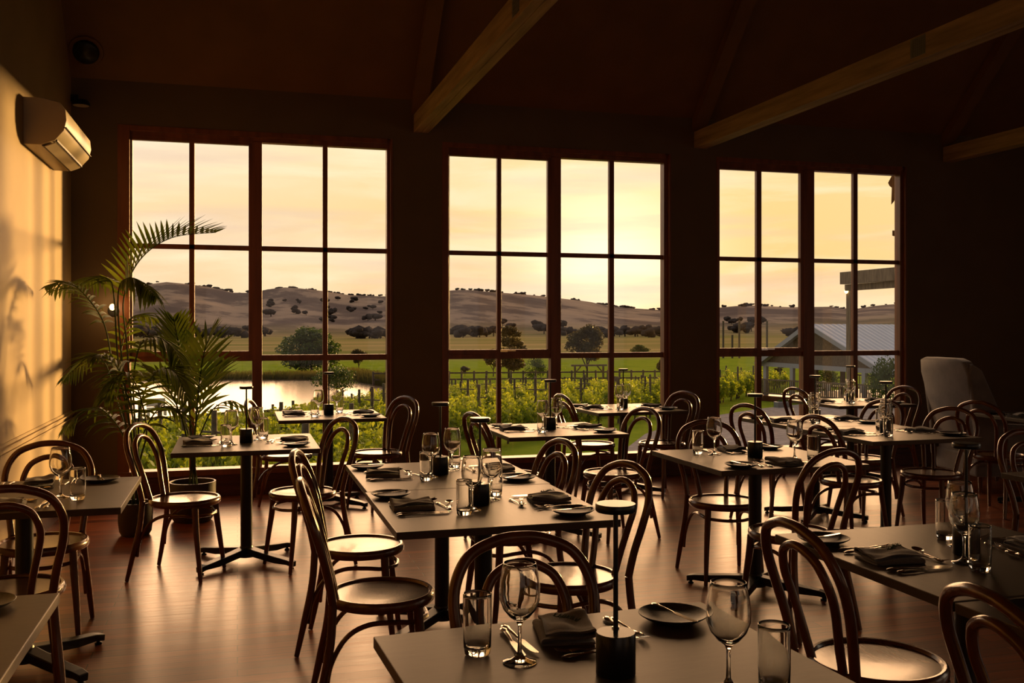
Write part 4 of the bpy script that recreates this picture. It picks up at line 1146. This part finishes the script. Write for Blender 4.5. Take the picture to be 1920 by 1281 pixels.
# ------------------------------------------------------------------ things outdoors
# open shed with a blue-grey gable roof
def onz(px, py, d): return DP(px, py, d)
SA, SB = onz(1436, 679, 62), onz(1655, 690, 55)
ux = (SB - SA); ux.z = 0; Wd_ = ux.length; ux.normalize(); vx = Vector((-ux.y, ux.x, 0))
root = empty('open_shed', (SA.x, SA.y, gz(SA.x, SA.y))); root.rotation_euler = (0, 0, math.atan2(ux.y, ux.x))
tag(root, 'open sided shed with blue-grey gable roof beyond the right window', 'shed')
gzs = gz(SA.x, SA.y); eav = SA.z - gzs; deck = .35; apx = Wd_ * .42; rdz = (EYE + 8/FPX*58) - gzs; Ls = 11.0
for nm, (xa, za), (xb, zb) in (('roof', (-.5, eav - .1), (apx, rdz)), ('roof', (apx, rdz), (Wd_ + .6, eav - .45))):
    m = MB(); K = 40
    vs = []
    for k in range(K + 1):
        y = -.4 + Ls * k / K; dz = .025 * (k % 2)
        vs += [(xa, y, za + dz), (xb, y, zb + dz), (xb, y, zb + dz - .08), (xa, y, za + dz - .08)]
    fs = []
    for k in range(K):
        b = 4 * k; fs += [(b, b+1, b+5, b+4), (b+2, b+3, b+7, b+6), (b+1, b+2, b+6, b+5), (b+3, b, b+4, b+7)]
    fs += [(0, 3, 2, 1), (4*K, 4*K+1, 4*K+2, 4*K+3)]
    m.add(vs, fs); m.build(nm, ROOF, root)
    m = MB(); m.bar((xa, -.45, za - .06), (xb, -.45, zb - .06), .06, .26); m.build('fascia', TRIM, root)
m = MB(); m.add([(0, 0, eav), (Wd_, 0, eav - .3), (apx, 0, rdz - .15), (0, .1, eav), (Wd_, .1, eav - .3), (apx, .1, rdz - .15)], [(0,1,2),(5,4,3),(0,3,4,1),(1,4,5,2),(2,5,3,0)]); m.build('gable_lining', ROUGHT, root)
m = MB(); m.bar((-.4, -.05, eav - .12), (Wd_ + .3, -.05, eav - .32), .12, .28); m.build('front_beam', TRIM, root)
for fx in (0.0, Wd_ * .25, Wd_ * .86):
    for fy in (0, 5.0):
        m = MB(); m.bar((fx, fy, -.6), (fx, fy, eav - .2), .24, .24, Vector((0, 1, 0))); m.build('post', TRIM if fy == 0 else ROUGHT, root)
m = MB(); m.box(-.4, Wd_ + .6, -.6, 10, -.1, deck); m.build('deck', PANEL, root)
m = MB()
for z in (deck + .15, deck + 1.02): m.bar((-.3, -.5, z), (Wd_ + .3, -.5, z), .07, .09)
for k in range(64):
    x = -.3 + (Wd_ + .6) * k / 63; m.box(x - .022, x + .022, -.52, -.48, deck + .1, deck + 1.0)
for z in (deck + .15, deck + 1.02): m.bar((-.3, 9.5, z), (Wd_ + .3, 9.5, z), .07, .09)
for k in range(40):
    x = -.3 + (Wd_ + .6) * k / 39; m.box(x - .022, x + .022, 9.48, 9.52, deck + .1, deck + 1.0)
m.build('railing', ROUGHT, root)
for i, (fx, fy) in enumerate(((2.0, 2.2), (4.4, 1.6), (6.6, 1.8))):
    w = root.matrix_basis @ Vector((fx, fy, deck))
    o = empty('outdoor_table', w); tag(o, ['white round table on the left of the shed deck', 'white round table in the middle of the shed deck', 'white round table on the right of the shed deck'][i], 'table', 'tables on the shed deck')
    m = MB(); m.lathe([(0, .70), (.45, .70), (.45, .74), (0, .74)], 20, cap=False); m.build('tabletop', WHITE, o)
    m = MB(); m.tube([(0, 0, 0), (0, 0, .7)], .03, 8); m.build('leg', WHITE, o)
    for s_ in (-1, 1):
        c_o = empty('outdoor_chair', w + Vector((s_ * .62, .1 * s_, 0)), math.pi/2 * s_)
        tag(c_o, ['white garden chair on the left part of the shed deck', 'white garden chair on the middle part of the shed deck', 'white garden chair on the right part of the shed deck'][i], 'chair', ['chairs on the left of the deck', 'chairs in the middle of the deck', 'chairs on the right of the deck'][i])
        m = MB(); m.box(-.22, .22, -.2, .2, .42, .46); m.build('seat', WHITE, c_o)
        m = MB(); m.box(-.22, .22, -.22, -.18, .46, .9); m.build('backrest', WHITE, c_o)
        for lx in (-.2, .2):
            for ly in (-.18, .18): m = MB(); m.box(lx - .02, lx + .02, ly - .02, ly + .02, 0, .42); m.build('leg', WHITE, c_o)
# corrugated planter
g = GP(1467, 767); root = empty('planter_tub', g); tag(root, 'corrugated metal planter tub on the gravel outside the right window', 'planter')
m = MB(); m.box(-.42, .42, -.25, .25, -.1, .42); m.build('tub', STEELT, root, bevel=.03)
m = MB(); leafcloud(m, random.Random(4), [(0, 0, .45, .36, .2, .08)], 160, .05, 1.0); m.build('plants', DARKT, root)
# pergola post and beams close outside the right window
g = DP(1596, 535, 15.5); zb = g.z
root = empty('pergola', (g.x, g.y, gz(g.x, g.y))); tag(root, 'weathered timber pergola with a string light outside the right window', 'pergola')
gg = root.location
m = MB(); m.bar((0, 0, -.2), (0, 0, zb - gg.z), .11, .11, Vector((0, 1, 0))); m.build('post', ROUGHT, root)
e1 = DP(1580, 523, 15.3) - gg; e2 = DP(1683, 514, 14.0) - gg; e3 = e2 + (e2 - e1) * 1.2
m = MB(); m.bar((e1.x, e1.y, zb - gg.z + .10), (e3.x, e3.y, zb - gg.z + .10), .10, .19); m.build('beam', ROUGHT, root)
m = MB(); m.bar((e1.x + .12, e1.y + .06, zb - gg.z - .045), (e3.x + .04, e3.y + .06, zb - gg.z - .045), .08, .10); m.build('beam', ROUGHT, root)
lp = DP(1587, 545, 15.5) - gg
m = MB(); m.lathe([(.003, -.05), (.028, -.03), (.034, 0), (.02, .035), (.012, .05)], 14, lp); m.build('bulb', BULB, root, smooth=True)
# carved rafter tail and bracket of the veranda, seen at the top right of the right window
root = empty('veranda_rafter', DP(1690, 345, 11.0)); tag(root, 'notched weathered rafter end at the top right of the right window', 'rafter')
o0 = root.location
def loc_poly(pxs, d0, d1, name):
    A_ = [DP(a, b, d0) - o0 for a, b in pxs]; dv = (DP(1690, 345, d1) - DP(1690, 345, d0))
    m = MB(); n = len(A_); m.add(A_ + [p + dv for p in A_], [tuple(range(n)), tuple(range(n, 2*n))[::-1]] + [(i, n+i, n+(i+1) % n, (i+1) % n) for i in range(n)])
    m.build(name, ROUGHT, root)
loc_poly([(1676, 322), (1665, 343), (1668, 349), (1672, 352), (1671, 384), (1676, 378), (1700, 330), (1700, 310)], 11.0, 11.15, 'rafter_end')
loc_poly([(1673, 433), (1673, 442), (1680, 444), (1678, 447), (1682, 456), (1700, 460), (1700, 433)], 11.0, 11.12, 'bracket')
# timber arch on the lawn
a1, a2 = GP(1078, 728), GP(1131, 727)
root = empty('timber_arch', a1); tag(root, 'plain timber arch on the lawn behind the vines, middle window', 'arch')
dv = a2 - a1; hh = 1.75
for p in (Vector((0, 0, 0)), dv):
    m = MB(); m.bar(p - Vector((0, 0, .2)), p + Vector((0, 0, hh)), .13, .13, Vector((0, 1, 0))); m.build('post', ROUGHT, root)
dn = dv.normalized(); m = MB(); m.bar(-dn * .3 + Vector((0, 0, hh)), dv + dn * .3 + Vector((0, 0, hh)), .13, .14); m.build('crossbeam', ROUGHT, root)
for p, s_ in ((Vector((0, 0, 0)), 1), (dv, -1)):
    m = MB(); m.bar(p + Vector((0, 0, hh - .6)), p + dn * s_ * .55 + Vector((0, 0, hh)), .08, .08); m.build('brace', ROUGHT, root)
# tall field poles
for i, (px, y0_, y1_) in enumerate(((1356, 602, 672), (1386, 602, 672), (1438, 602, 672), (1373, 628, 672))):
    g = GP(px, y1_); d = g.y * CS + g.x * SN; h_ = (y1_ - y0_) / FPX * d
    m = MB(); m.tube([(0, 0, -.3), (0, 0, h_)], .16, 7)
    tag(m.build('field_pole', POSTT, None, smooth=True, loc=g), ['tall thin field pole beside the left edge of the right window', 'second tall field pole from the left in the right window', 'tall field pole just left of the shed roof', 'short field pole between the two leftmost tall ones'][i], 'pole', 'field poles in the pasture')
# pale bench at the water
g = P(297, 781, -3.0) + Vector((0, -1, .12)); root = empty('garden_bench', g, .3); tag(root, 'tiny pale slatted bench on the near pond bank', 'bench')
m = MB(); m.box(-.45, .45, -.2, .2, .36, .42); m.build('seat', WHITE, root); m = MB(); m.box(-.45, .45, .18, .24, .45, .85); m.build('backrest', WHITE, root)
for lx in (-.4, .4): m = MB(); m.box(lx - .03, lx + .03, -.2, .24, 0, .38); m.build('leg', WHITE, root)
